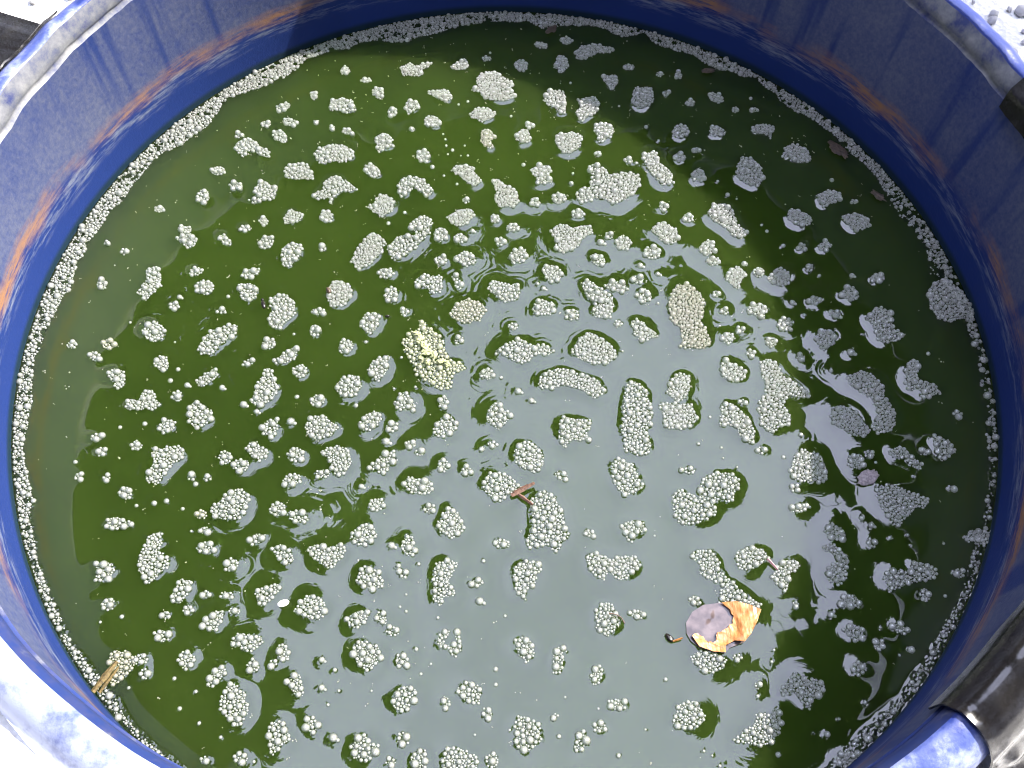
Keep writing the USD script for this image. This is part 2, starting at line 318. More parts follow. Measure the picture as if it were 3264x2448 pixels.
def crown(az0, az1, seed, ntuft):
    rng = np.random.default_rng(seed); C = []
    while len(C) < ntuft:
        a = rng.uniform(az0, az1); t = math.radians(a); rin = 5.0 / math.tan(math.radians(float(OPEN(t))))
        rout = 4.35 if -12 < a < 52 else 6.8
        r = math.sqrt(rng.uniform(0, 1) * (rout ** 2 - rin ** 2) + rin ** 2) + (0.36 if az1 < 60 else 0.16)
        # the free edge of the crown is scalloped
        r += 0.18 * abs(math.sin(a * .23)) * max(0, 1 - (r - rin) / .6)
        if r > rout: continue
        C.append((r * math.cos(t), r * math.sin(t), 5.0 + rng.normal(0, .16)))
    C = np.array(C); n = 34
    c = np.repeat(C, n, 0) + rng.normal(0, 1, (len(C) * n, 3)) * [.11, .11, .13]
    d1 = rng.normal(0, 1, c.shape) * [1, 1, .35]; d1 /= np.linalg.norm(d1, axis=1)[:, None]
    up = rng.normal(0, .45, c.shape) + [0, 0, 1]; d2 = np.cross(up, d1); d2 /= np.linalg.norm(d2, axis=1)[:, None]
    L = rng.uniform(.07, .12, (len(c), 1)); W = L * rng.uniform(.45, .6, (len(c), 1))
    v = np.stack([c - d1 * L, c - d2 * W, c + d1 * L, c + d2 * W], 1).reshape(-1, 3)
    i = np.arange(len(c))[:, None] * 4
    return v, np.vstack([i + [0, 1, 2], i + [0, 2, 3]])
def limb(p, q, r0, r1, n=9, bend=0.0):
    p, q = np.array(p, float), np.array(q, float); ts = np.linspace(0, 1, 9); d = (q - p) / np.linalg.norm(q - p)
    a = np.cross(d, [0.3, 0.5, 0.8]); a /= np.linalg.norm(a); b = np.cross(d, a); V = []
    for t in ts:
        c = p + (q - p) * t + a * bend * math.sin(t * math.pi); r = r0 + (r1 - r0) * t
        V += [c + r * (math.cos(k) * a + math.sin(k) * b) for k in np.linspace(0, 2 * np.pi, n, endpoint=False)]
    f = [[i * n + j, (i + 1) * n + j, (i + 1) * n + (j + 1) % n, i * n + (j + 1) % n] for i in range(8) for j in range(n)]
    return np.array(V), np.array(f)
def join(parts):
    vs, fs, k = [], [], 0
    for v, f in parts:
        v, f = np.asarray(v), np.asarray(f)
        if f.shape[1] == 4: f = np.vstack([f[:, [0, 1, 2]], f[:, [0, 2, 3]]])
        vs.append(v); fs.append(f + k); k += len(v)
    return np.vstack(vs), np.vstack(fs)
for az0, az1, base, seed, nt, lab in ((198, 334, (262, 5.6), 24, 1000, 'leafy tree added behind the viewer to cut the sky light on the barrel'),  # rear tree added out of view to reduce ambient sky light
                                      (-28, 58, (70, 6.2), 21, 900, 'leafy tree overhanging the barrel from the right, seen as dark reflection'),
                                      (56, 102, (84, 7.0), 22, 700, 'leafy tree beyond the barrel, mirrored dark in the far water'),
                                      (100, 200, (138, 5.4), 23, 1300, 'leafy tree overhanging the barrel from the left, mirrored over green water')):
    b = np.array([base[1] * math.cos(math.radians(base[0])), base[1] * math.sin(math.radians(base[0])), 0])
    t = thing('tree', tuple(b)); tp = str(t.GetPath()); tag(t, lab, 'tree', 'trees standing around the barrel')
    fork = np.array([0, 0, 3.2])
    parts = [limb((0, 0, -.05), fork, .2, .13, bend=.12)]
    for a in np.linspace(az0 + 8, az1 - 8, 7):
        ta = math.radians(a); rr = 3.6 if -12 < a < 52 else 4.8
        if -12 < a < 52 and az0 < 0: ex = np.array([rr * math.cos(ta), rr * math.sin(ta), 5.0]) - b
        else: ex = np.array([rr * math.cos(ta), rr * math.sin(ta), 5.0]) - b
        parts.append(limb(fork, ex, .09, .025, bend=.2))
    if az0 < 0: parts = parts[:1] + parts[5:]
    obj('trunk', join(parts), M_bark, tp, 40)
    v, f = crown(az0, az1, seed, nt); obj('crown', (v - b, f), M_leaf, tp, False)

def hedge(a0, a1, seed):
    rng = np.random.default_rng(seed); n = 5200
    a = np.radians(rng.uniform(a0, a1, n)); z = rng.uniform(0.1, 6.0, n); r = 7.6 + rng.normal(0, .35, n) + .5 * np.sin(a * 9)
    c = np.stack([r * np.cos(a), r * np.sin(a), z], 1)
    d1 = rng.normal(0, 1, c.shape); d1 /= np.linalg.norm(d1, axis=1)[:, None]
    d2 = np.cross(rng.normal(0, 1, c.shape), d1); d2 /= np.linalg.norm(d2, axis=1)[:, None]
    L = rng.uniform(.14, .24, (n, 1)); W = L * rng.uniform(.5, .7, (n, 1))
    v = np.stack([c - d1 * L, c - d2 * W, c + d1 * L, c + d2 * W], 1).reshape(-1, 3); i = np.arange(n)[:, None] * 4
    return v, np.vstack([i + [0, 1, 2], i + [0, 2, 3]])
t = thing('added_hedge'); tp = str(t.GetPath())  # hedge ring added out of view to hold down low sky light
tag(t, 'tall dense leafy hedge, unseen, added to cut sky light around the barrel', 'hedge')
obj('stems', join([limb((7.6 * math.cos(q), 7.6 * math.sin(q), -.05), (7.6 * math.cos(q), 7.6 * math.sin(q), 5.2), .06, .02, 6, .2) for q in np.radians(np.arange(0, 360, 10))]), M_bark, tp, 40)
obj('foliage', join([hedge(k * 60, k * 60 + 60, 60 + k) for k in range(6)]), M_leaf, tp, False)
PATCHES = [  # label, tint, outline on the water in tenths of a millimetre
('large foam patch stained bright yellow by algae', 1, [-610,15,-576,78,-522,88,-515,163,-477,130,-449,98,-384,33,-365,-51,-355,-113,-292,-124,-248,-166,-301,-205,-343,-305,-387,-305,-441,-264,-522,-203,-552,-110,-590,-48]),
('large irregular foam patch crowning the top tip of sky reflection', 0, [454,1094,502,1157,542,1150,565,1201,568,1259,552,1324,594,1350,653,1323,689,1251,782,1283,870,1250,879,1179,839,1115,765,1066,713,1023,655,1054,577,1068,496,1031]),
('tall two lobed peanut foam patch with brown tinge, right of centre', 2, [972,220,991,319,1035,386,1093,396,1154,351,1190,261,1172,185,1147,131,1177,66,1191,-3,1154,-50,1063,-49,1019,-38,1035,25,1016,111,975,155]),
('large K shaped foam patch near the right edge of sky reflection', 0, [1471,-147,1524,-127,1570,-179,1586,-251,1642,-292,1704,-343,1717,-373,1645,-382,1576,-371,1559,-420,1582,-498,1574,-546,1509,-574,1461,-602,1418,-544,1412,-467,1420,-408,1471,-360,1468,-259]),
('large V shaped foam patch on the right of sky reflection', 0, [870,-987,908,-934,964,-962,1012,-980,1027,-918,1068,-856,1138,-839,1213,-849,1242,-885,1240,-930,1200,-947,1209,-1001,1160,-1000,1138,-973,1106,-999,1082,-1086,1022,-1111,962,-1127,904,-1135,877,-1083,873,-1039]),
('tall upright foam column in the middle of sky reflection', 0, [669,-329,700,-269,752,-280,783,-330,803,-410,796,-535,762,-573,773,-649,777,-705,706,-732,641,-694,632,-581,647,-446]),
('dim greenish foam mass joining the right wall ring', 0, [2564,333,2627,400,2706,411,2746,343,2783,264,2795,164,2763,110,2716,144,2652,112,2583,134,2548,222]),
('broad dim shell shaped foam patch, largest in the dark water at top', 0, [-217,2020,-175,2063,-169,2137,-110,2188,-45,2195,8,2135,66,2098,54,2018,85,1960,36,1931,-38,1925,-122,1947,-154,1998]),
('long bell shaped foam patch hanging below the reddish bark chip', 0, [112,-992,147,-940,197,-932,237,-976,276,-1047,280,-1125,306,-1185,260,-1218,242,-1272,195,-1233,138,-1233,93,-1244,78,-1206,116,-1148,119,-1062]),
('large grey arched foam patch in dark water at right', 0, [1961,-256,2039,-221,2099,-238,2145,-319,2148,-389,2176,-468,2166,-555,2121,-602,2058,-610,2031,-572,2076,-524,2090,-457,2069,-388,1999,-337,1962,-296]),
('hooked foam patch, right one of a slanting pair on green water', 0, [-725,682,-676,776,-610,787,-551,774,-562,822,-606,835,-575,907,-507,925,-458,894,-484,785,-558,691,-614,645,-679,599,-718,635]),
('long bridge shaped foam patch in the middle of sky reflection', 0, [177,-272,197,-212,287,-183,340,-184,410,-215,480,-236,530,-287,558,-332,490,-366,440,-326,371,-295,318,-284,264,-308,193,-312]),
('plump dome shaped foam patch in the middle of the sky reflection', 0, [377,-71,423,23,480,64,550,21,610,-32,632,-105,594,-136,521,-155,433,-123]),
('large pale grey wedge of foam in the right dark water', 0, [1992,-932,2053,-924,2108,-943,2186,-971,2245,-1007,2226,-1051,2166,-1059,2105,-1110,2060,-1161,2022,-1109,1991,-1056,1981,-986]),
('wide knobbly foam patch in the upper part of sky reflection', 0, [280,813,350,854,427,835,534,846,541,798,480,751,448,692,369,645,303,670,316,741]),
('S shaped foam patch running down to the orange leaf', 0, [936,-1295,962,-1275,1002,-1279,1043,-1280,1071,-1314,1084,-1339,1061,-1363,1106,-1421,1148,-1462,1189,-1511,1240,-1543,1262,-1559,1241,-1591,1197,-1566,1129,-1549,1058,-1548,1063,-1509,1092,-1469,1055,-1444,1010,-1419,981,-1394,979,-1345]),
('slanting oval foam patch, left one of a pair on green water', 0, [-940,614,-903,707,-832,813,-772,771,-746,717,-785,637,-838,567,-902,533,-944,591]),
('long grey foam patch with pale rim, right of sky reflection tip', 0, [1289,942,1337,1010,1406,1009,1448,946,1463,836,1520,787,1490,751,1432,752,1383,825,1322,886]),
('egg shaped grey foam patch with big bubbles in upper right dark water', 0, [1527,1314,1568,1393,1638,1379,1679,1313,1689,1209,1636,1158,1570,1184,1526,1236]),
('large grey two lobed foam patch in dark water near right wall', 0, [2145,151,2196,194,2240,226,2298,193,2289,106,2296,52,2355,30,2302,-7,2224,-27,2193,0,2186,53,2176,96]),
('wide flat foam patch shaped like a hat, right of yellow patch', 0, [-73,-70,-14,-8,69,22,140,-16,221,-27,283,-59,237,-79,165,-89,83,-139,12,-108,-32,-66]),
('ragged foam patch with a black beetle on its left edge', 0, [-1416,174,-1396,239,-1414,327,-1374,348,-1314,342,-1272,292,-1255,204,-1310,162,-1337,109,-1389,131]),
('long slanting bluish foam patch in dark water above the sky reflection', 0, [921,1440,999,1452,1012,1372,1085,1280,1096,1189,1024,1177,971,1255,920,1360]),
('heart shaped foam patch with a dark crescent on its right', 0, [1538,-826,1567,-753,1634,-708,1681,-736,1713,-746,1698,-783,1726,-865,1701,-910,1654,-891,1586,-895,1547,-872]),
('boot shaped foam patch in the upper centre of sky reflection', 0, [462,415,501,432,572,369,634,312,638,235,605,159,531,166,516,215,543,280,494,314]),
('foam patch with two pointed wings on the upper left water', 0, [-1230,1112,-1169,1150,-1137,1251,-1078,1263,-1015,1224,-952,1160,-990,1141,-1060,1148,-1068,1123,-1102,1048,-1125,1099,-1192,1074]),
('tall pointed foam patch with pale right rim, lower left green water', 0, [-1922,-1284,-1914,-1218,-1899,-1159,-1840,-1126,-1822,-1194,-1831,-1236,-1776,-1278,-1770,-1319,-1812,-1351,-1847,-1406,-1886,-1382,-1914,-1333]),
('butterfly shaped foam patch in the lower middle', 0, [402,-1295,435,-1279,482,-1296,529,-1313,587,-1298,643,-1299,672,-1340,620,-1381,577,-1421,538,-1412,501,-1371,474,-1419,427,-1402,406,-1361]),
('leaning club shaped foam patch left of the K shaped one', 0, [1181,-560,1207,-425,1261,-416,1307,-465,1352,-514,1366,-601,1349,-662,1299,-647,1275,-571,1226,-551]),
('grey foam patch tucked under the left end of the arched patch', 0, [1810,-521,1844,-453,1907,-444,1961,-484,1993,-543,2019,-591,1983,-638,1935,-618,1871,-589,1825,-559]),
('big axe shaped foam patch on the left green water', 0, [-1964,-820,-1935,-739,-1959,-647,-1899,-653,-1850,-640,-1781,-650,-1783,-696,-1835,-741,-1874,-813,-1908,-857,-1951,-847]),
('foam patch with a small head, at left tip of sky reflection', 0, [-80,1214,-45,1233,-1,1188,73,1130,91,1061,51,999,-28,1006,-62,1075,-46,1138]),
('rounded foam patch with golden fibres, left edge of sky reflection', 2, [-337,193,-305,269,-222,306,-157,278,-130,223,-167,158,-222,137,-268,149,-304,171]),
('long sausage shaped slanting foam patch on the left green water', 0, [-1799,-11,-1777,51,-1713,114,-1636,150,-1587,123,-1599,70,-1665,18,-1718,-54,-1780,-53]),
('strawberry shaped foam patch below the tall upright column', 0, [568,-757,603,-749,668,-786,696,-850,717,-905,672,-948,612,-970,582,-912,554,-839]),
('large half moon foam patch at left end of sky reflection', 0, [-1591,-1002,-1539,-960,-1513,-907,-1448,-895,-1402,-935,-1402,-1005,-1429,-1057,-1493,-1064,-1560,-1046]),
('squarish grey foam patch in dark water, rightmost of four at top', 0, [881,1895,913,2032,1020,2031,1034,1951,1005,1866,930,1845]),
('dim wavy foam strip in dark water near the right wall', 0, [2307,-210,2332,-159,2387,-154,2384,-211,2354,-261,2392,-292,2456,-323,2474,-363,2405,-392,2367,-401,2347,-332,2301,-341,2285,-291]),
('long dim foam strip with yellow specks close to the far wall', 0, [514,2379,571,2432,661,2455,790,2415,771,2377,667,2370,587,2317,533,2318]),
('rounded foam patch half sunlit, half grey, in the upper centre', 0, [343,1546,372,1607,455,1627,521,1592,501,1511,447,1451,386,1465]),
('boomerang shaped foam patch on green water in the upper left', 0, [-693,1183,-655,1246,-596,1252,-515,1219,-458,1142,-492,1092,-543,1143,-583,1175,-621,1131,-660,1094]),
('tall leaning foam patch with pale right rim on green water', 0, [-1450,-369,-1431,-271,-1394,-161,-1358,-166,-1311,-282,-1331,-341,-1386,-404,-1422,-389]),
('tooth shaped foam patch with two roots in sky reflection', 0, [286,-519,309,-490,360,-505,455,-511,452,-559,417,-578,444,-635,405,-634,354,-624,301,-675,286,-614]),
('foam patch with a brown speck on its left edge', 0, [-1083,345,-1049,456,-982,433,-943,410,-929,332,-980,266,-1045,267]),
('round raspberry shaped foam patch left of the tooth shaped one', 0, [23,-694,62,-643,105,-639,155,-677,188,-724,178,-779,142,-824,84,-801,35,-759]),
('long grey foam patch with pale left end, lower right dark water', 0, [1929,-1434,1960,-1402,2010,-1394,2064,-1403,2099,-1354,2146,-1363,2203,-1397,2195,-1430,2125,-1453,2036,-1460,1981,-1491,1939,-1498]),
('foam patch touching the left end of the reddish bark chip', 0, [-148,-883,-110,-825,-68,-821,8,-849,23,-894,57,-904,14,-939,-28,-965,-69,-982,-119,-946]),
('fan shaped grey foam patch in dark water by upper right wall', 0, [1840,1397,1880,1490,1955,1503,2023,1449,2023,1362,1936,1356,1885,1390]),
('bow shaped foam patch nearest the upper left wall', 0, [-1776,1520,-1743,1580,-1693,1593,-1648,1552,-1593,1511,-1539,1484,-1539,1438,-1586,1445,-1640,1485,-1690,1479,-1706,1442,-1739,1466]),
('large grey foam wedge at bottom right of sky reflection', 0, [1038,-2212,1099,-2165,1155,-2138,1169,-2096,1229,-2090,1278,-2112,1270,-2168,1225,-2216,1164,-2228,1108,-2214]),
('upright rectangular foam patch in the lower middle', 0, [-393,-1332,-337,-1308,-285,-1317,-296,-1374,-320,-1414,-291,-1487,-342,-1490,-365,-1541,-397,-1509,-398,-1437]),
('large pear shaped foam patch at lower left edge of sky reflection', 0, [-1413,-1967,-1380,-1910,-1341,-1917,-1300,-1954,-1279,-2033,-1300,-2082,-1326,-2106,-1375,-2066,-1411,-2017]),
('upright foam strip on green water near left wall', 0, [-2192,549,-2124,566,-2090,469,-2110,390,-2154,325,-2214,381,-2169,470]),
('small pinkish white foam patch, leftmost of the uppermost sunlit patches', 0, [-1177,1886,-1165,1935,-1102,1949,-1038,1934,-998,1870,-1001,1835,-1052,1821,-1105,1836,-1169,1850]),
('downward tapering foam patch right of the rectangular one', 0, [22,-1355,63,-1314,111,-1323,158,-1349,158,-1369,125,-1381,116,-1445,83,-1461,66,-1516,35,-1492,13,-1412]),
('grey branching foam patch, lower right edge of sky reflection', 0, [1360,-1926,1380,-1897,1405,-1934,1465,-1935,1515,-1958,1508,-1994,1458,-2022,1427,-2072,1395,-2036,1366,-1985,1310,-2005,1307,-1976]),
('wide foam patch cut off by the bottom edge', 0, [-341,-2263,-324,-2216,-280,-2217,-221,-2238,-185,-2259,-185,-2306,-235,-2346,-307,-2344,-337,-2311]),
('dim ragged foam patch like a flat cap near the far wall', 0, [-708,2238,-661,2275,-585,2259,-494,2281,-520,2244,-562,2222,-566,2170,-646,2163,-684,2163,-696,2200]),
('rounded foam patch with a pointed top right of the fish shape', 0, [-1798,-422,-1768,-360,-1716,-390,-1668,-424,-1668,-491,-1730,-533,-1775,-490]),
('large foam patch with a bright glint, bottom middle', 0, [3,-2132,22,-2083,74,-2098,118,-2120,127,-2183,85,-2216,55,-2250,5,-2208,-2,-2167]),
('grey curved foam patch at the right edge of sky reflection', 0, [1633,-1268,1681,-1252,1724,-1282,1750,-1341,1738,-1382,1729,-1431,1683,-1462,1638,-1445,1621,-1404,1669,-1364,1706,-1340,1681,-1298]),
('rounded foam patch above the leaf with a pink petal at right', 0, [1167,-1323,1196,-1282,1256,-1262,1319,-1276,1340,-1326,1310,-1334,1274,-1366,1231,-1382,1184,-1373]),
('lens shaped white foam patch just below the broad dim shell patch', 0, [-227,1792,-191,1848,-112,1855,-49,1805,-92,1756,-144,1729]),
('large acorn shaped foam patch in the lower left sky reflection', 0, [-792,-1757,-768,-1720,-722,-1713,-675,-1744,-642,-1789,-678,-1833,-722,-1858,-770,-1817]),
('foam patch with a reddish fibre sticking out, left of the leaf', 0, [421,-1577,458,-1546,512,-1555,525,-1595,539,-1626,511,-1680,471,-1702,419,-1670,422,-1624]),
('round white foam patch with a glint, bottom right sky reflection', 0, [763,-2124,793,-2054,833,-2026,877,-2034,916,-2085,904,-2127,842,-2147,782,-2152]),
('foam patch just right of the bright white petal', 0, [-1098,-1553,-1071,-1506,-1019,-1475,-963,-1500,-943,-1555,-970,-1602,-1033,-1593,-1081,-1577]),
('fish shaped foam patch on the left green water', 0, [-2156,-388,-2146,-350,-2085,-350,-2052,-292,-2008,-292,-2000,-342,-1963,-381,-1989,-410,-2043,-395,-2102,-404]),
('foam patch directly below the orange leaf', 0, [883,-1815,928,-1789,996,-1794,1045,-1832,1033,-1869,977,-1894,917,-1882,891,-1845]),
('narrow S shaped foam patch on green water near the left wall', 0, [-2044,779,-2010,809,-2045,851,-2026,881,-1975,862,-1957,802,-1913,766,-1918,731,-1962,708,-1989,731]),
('tan tinted foam patch around the end of the straw, lower left', 2, [-1989,-1760,-1954,-1745,-1884,-1754,-1855,-1792,-1876,-1843,-1927,-1893,-1955,-1900,-1942,-1849,-1974,-1797]),
('crescent shaped foam patch right of the pink petal', 0, [1337,-1424,1378,-1368,1415,-1336,1464,-1332,1492,-1361,1472,-1386,1438,-1393,1425,-1426,1402,-1494,1364,-1457]),
('small yellowish crooked foam patch with yellow speck in upper centre', 2, [-149,1558,-144,1653,-92,1659,-51,1597,-88,1564,-63,1496,-104,1497]),
('foam clump joining the lower right wall ring at bottom edge', 0, [1523,-2282,1570,-2270,1632,-2291,1639,-2325,1547,-2350,1516,-2323]),
('small ring shaped foam patch with an open middle', 0, [-377,-1719,-362,-1681,-316,-1666,-324,-1689,-347,-1711,-338,-1742,-308,-1750,-285,-1728,-281,-1690,-289,-1667,-266,-1682,-262,-1766,-284,-1795,-315,-1765,-361,-1757]),
('narrow crooked foam strip in the lower middle', 0, [205,-1773,237,-1751,267,-1774,235,-1789,246,-1819,224,-1885,193,-1885,203,-1833]),
('large long foam patch above the winged upper left patch', 0, [-1233,1454,-1221,1501,-1137,1534,-1055,1526,-991,1472,-988,1432,-1036,1386,-1117,1394,-1186,1375,-1223,1402]),
('large round foam patch right of the tall upright column', 0, [855,-420,899,-411,977,-422,1040,-413,1056,-501,1015,-558,944,-576,876,-556,867,-469]),
('medium round foam patch upper right of the half sunlit upper patch', 0, [512,1927,635,1948,653,1883,621,1791,567,1771,533,1729,490,1807,530,1856]),
('medium round foam patch above the half sunlit upper patch', 0, [279,1922,320,2015,420,2000,427,1914,422,1807,395,1794,356,1857,299,1886]),
('medium oval foam patch upper right of the golden fibred patch', 0, [-111,377,-91,433,-44,438,-7,410,30,398,68,409,76,342,56,297,0,287,-55,321]),
('medium oval foam patch upper left of the winged upper left patch', 0, [-1427,1319,-1397,1371,-1337,1380,-1281,1363,-1241,1252,-1305,1246,-1396,1254]),
('medium round foam patch lower left of the boomerang shaped patch', 0, [-882,1015,-825,1045,-808,1102,-759,1114,-698,1057,-714,982,-790,934,-826,977]),
('medium round foam patch left of the winged upper left patch', 0, [-1634,1079,-1596,1091,-1588,1192,-1563,1236,-1521,1217,-1467,1172,-1469,1090,-1526,1072,-1592,1054]),
('medium round foam patch, third one lower right of the tall leaning patch', 0, [-1026,-688,-995,-652,-935,-648,-882,-681,-862,-737,-891,-800,-940,-826,-968,-781,-989,-726]),
('medium round foam patch lower right of the tall leaning patch', 0, [-1129,-518,-1095,-466,-1026,-467,-988,-510,-952,-530,-991,-586,-1057,-614,-1111,-575]),
('medium oval foam patch lower right of the large patch crowning the sky reflection', 0, [922,818,995,871,1068,816,1079,732,1017,697,964,745]),
('medium long foam patch lower left of the small yellowish crooked patch', 0, [-346,1308,-296,1353,-205,1332,-185,1267,-155,1222,-185,1177,-235,1203,-275,1255]),
('medium oval foam patch upper right of the tall upright column', 0, [916,-332,941,-252,980,-223,1041,-234,1034,-304,1009,-373,962,-402,906,-342]),
('medium round foam patch above the patch beside the white petal', 0, [-1060,-1231,-1009,-1215,-952,-1224,-880,-1217,-862,-1242,-898,-1308,-927,-1340,-986,-1306,-1036,-1273]),
('medium round foam patch upper left of the dim mass at the right wall', 0, [2152,901,2216,925,2290,900,2312,838,2261,803,2200,791,2162,852]),
('medium oval foam patch above the patch with the black beetle', 0, [-1383,666,-1354,712,-1327,736,-1279,723,-1257,699,-1271,641,-1321,562,-1364,573]),
('medium oval foam patch upper left of the golden fibred patch', 0, [-551,433,-505,495,-467,472,-402,482,-391,426,-399,358,-446,353,-484,404,-531,394]),
('medium round foam patch above the upright rectangular patch', 0, [-381,-1123,-366,-1055,-325,-1021,-284,-1056,-242,-1125,-283,-1167,-323,-1183,-372,-1149]),
('medium round foam patch lower left of the half sunlit upper patch', 0, [177,1309,229,1341,300,1340,313,1301,282,1262,305,1210,264,1185,214,1199,216,1250]),
('medium oval foam patch upper right of the hooked patch of the slanting pair', 0, [-361,929,-293,978,-215,983,-195,940,-234,879,-292,855,-341,892]),
('medium round foam patch, second one right of the tall leaning patch', 0, [-969,-267,-946,-217,-902,-208,-848,-228,-836,-289,-877,-337,-937,-342,-966,-307]),
('medium round foam patch right of the half sunlit upper patch', 0, [611,1632,625,1694,699,1707,746,1637,712,1590,647,1550]),
('medium oval foam patch lower right of the fan shaped grey patch', 0, [2009,1071,2080,1109,2159,1101,2158,1038,2093,1014,2043,983,2018,1008]),
('medium oval foam patch above the leaning club shaped patch', 0, [1222,-195,1270,-134,1313,-156,1368,-207,1354,-248,1305,-277,1255,-257]),
('medium long foam patch lower right of the boot shaped patch', 0, [741,136,770,157,814,124,855,70,892,33,823,18,794,-3,752,40]),
('medium round foam patch upper left of the raspberry shaped patch', 0, [-120,-475,-94,-407,-54,-393,-37,-437,14,-467,-21,-514,-52,-566,-107,-513]),
('medium round foam patch upper left of the boomerang shaped patch', 0, [-853,1591,-814,1629,-761,1611,-729,1523,-787,1497,-826,1464]),
('medium oval foam patch below the tiny black seed', 0, [-811,-173,-774,-118,-741,-77,-696,-88,-689,-139,-721,-210,-741,-260,-765,-219]),
('medium round foam patch, second one lower right of the long grey pale rimmed patch', 0, [1608,435,1646,498,1687,515,1734,480,1726,400,1676,384,1621,396]),
('medium round foam patch below the upright strip near the left wall', 0, [-2141,108,-2118,161,-2065,166,-2012,117,-2020,54,-2062,39,-2116,66]),
('medium round foam patch upper right of the large K shaped patch', 0, [1814,5,1846,58,1911,62,1941,24,1922,-28,1860,-69,1827,-48]),
('medium long foam patch below the fan shaped grey patch', 0, [1805,893,1817,967,1881,935,1945,904,1925,843,1864,831]),
('medium oval foam patch, second one below the large yellow stained patch', 0, [-417,-547,-375,-490,-332,-472,-293,-520,-297,-568,-365,-605,-408,-585]),
('medium round foam patch, second one below the long grey pale rimmed patch', 0, [1339,439,1381,507,1430,518,1470,460,1429,438,1409,359,1374,382]),
('medium round foam patch left of the upright rectangular patch', 0, [-790,-1350,-735,-1331,-686,-1360,-659,-1433,-690,-1449,-745,-1440,-786,-1415]),
('medium oval foam patch left of the tiny black seed', 0, [-865,135,-837,205,-792,220,-759,198,-765,134,-802,70,-840,92]),
('medium round foam patch, second one upper right of the patch beside the white petal', 0, [-841,-1176,-812,-1125,-773,-1096,-731,-1109,-704,-1161,-750,-1215,-798,-1210]),
('medium long foam patch lower right of the flat cap patch at the top', 0, [-509,2001,-451,2022,-376,2022,-342,1949,-386,1918,-449,1950]),
('medium oval foam patch lower left of the wide knobbly patch', 0, [217,521,260,549,317,531,347,473,312,428,265,429,239,475]),
('medium long foam patch, fourth one left of the patch left of the bark chip', 0, [-773,-788,-725,-739,-677,-693,-635,-685,-620,-740,-656,-776,-679,-821,-731,-793]),
('medium oval foam patch upper right of the large grey wedge', 0, [2368,-624,2398,-644,2445,-663,2464,-729,2421,-766,2376,-774,2363,-718]),
('medium long foam patch, third one left of the patch left of the bark chip', 0, [-577,-868,-545,-846,-478,-851,-419,-879,-418,-915,-459,-936,-534,-926]),
('medium round foam patch upper left of the patch with the black beetle', 0, [-1615,429,-1551,434,-1500,400,-1507,339,-1545,301,-1585,329]),
('medium long foam patch upper left of the fan shaped grey patch', 0, [1662,1629,1689,1670,1754,1687,1823,1655,1788,1566,1753,1607,1702,1615]),
('medium round foam patch below the large acorn shaped patch', 0, [-772,-2202,-749,-2154,-713,-2148,-689,-2182,-645,-2197,-657,-2244,-714,-2270,-759,-2243]),
('medium oval foam patch upper right of the hat shaped patch', 0, [156,219,176,274,214,295,278,273,286,229,256,191,183,197]),
('medium oval foam patch lower right of the large pear shaped patch', 0, [-1172,-2140,-1159,-2091,-1116,-2085,-1075,-2127,-1064,-2169,-1105,-2189,-1137,-2233,-1159,-2195]),
('medium round foam patch lower left of the long dim strip by the far wall', 0, [366,2236,391,2319,414,2349,461,2296,458,2235,413,2191]),
('medium round foam patch, third one lower left of the large yellow stained patch', 0, [-840,-513,-800,-456,-749,-437,-717,-486,-736,-533,-794,-561]),
('medium oval foam patch lower right of the large acorn shaped patch', 0, [-588,-1995,-560,-1945,-508,-1931,-474,-1954,-483,-2004,-519,-2046,-571,-2038]),
('medium oval foam patch, second one above the golden fibred patch', 0, [-319,619,-252,660,-195,630,-190,583,-242,549,-299,579]),
('medium round foam patch left of the wide knobbly patch', 0, [15,604,54,668,112,679,139,626,109,574,52,575]),
('medium long foam patch lower left of the white petal', 0, [-1397,-1709,-1372,-1664,-1325,-1673,-1255,-1681,-1244,-1712,-1293,-1749,-1348,-1740,-1387,-1725]),
('medium round foam patch lower left of the large yellow stained patch', 0, [-643,-390,-615,-331,-580,-322,-534,-381,-533,-430,-585,-434,-629,-419]),
('medium long foam patch upper right of the long grey lower right patch', 0, [2391,-1225,2433,-1192,2548,-1193,2540,-1253,2447,-1264]),
('medium round foam patch lower right of the long dim strip by the far wall', 0, [690,2144,793,2151,793,2070,746,2019,723,2070]),
('medium round foam patch lower right of the squarish grey top patch', 0, [1244,1629,1224,1588,1186,1572,1151,1589,1140,1630,1159,1670,1198,1687,1233,1670]),
('medium oval foam patch lower left of the winged upper left patch', 0, [-1386,892,-1387,953,-1352,995,-1265,951,-1304,903,-1361,886]),
('medium round foam patch upper right of the butterfly shaped patch', 0, [583,-1129,642,-1104,707,-1114,704,-1157,653,-1181,633,-1223,603,-1189]),
('medium oval foam patch upper right of the large half moon patch', 0, [-1451,-655,-1414,-613,-1388,-618,-1376,-651,-1332,-661,-1327,-712,-1367,-729,-1422,-692]),
('medium oval foam patch right of the tall peanut patch', 0, [1440,209,1478,252,1534,252,1559,202,1533,148,1485,170]),
('medium long foam patch above the large grey wedge', 0, [2099,-724,2161,-697,2198,-725,2215,-763,2258,-800,2252,-828,2205,-809,2173,-762,2121,-761]),
('medium oval foam patch left of the narrow crooked strip', 0, [11,-1725,54,-1703,92,-1719,106,-1757,97,-1802,66,-1831,29,-1786]),
('medium round foam patch lower right of the open ring shaped patch', 0, [-271,-1950,-238,-1921,-200,-1915,-163,-1952,-170,-2016,-222,-2008,-260,-1986]),
('medium round foam patch below the flat cap patch at the top', 0, [-673,1853,-649,1923,-570,1916,-573,1866,-634,1810]),
('medium round foam patch above the sausage shaped patch', 0, [-1768,409,-1779,373,-1814,359,-1854,374,-1875,410,-1864,445,-1828,460,-1788,445]),
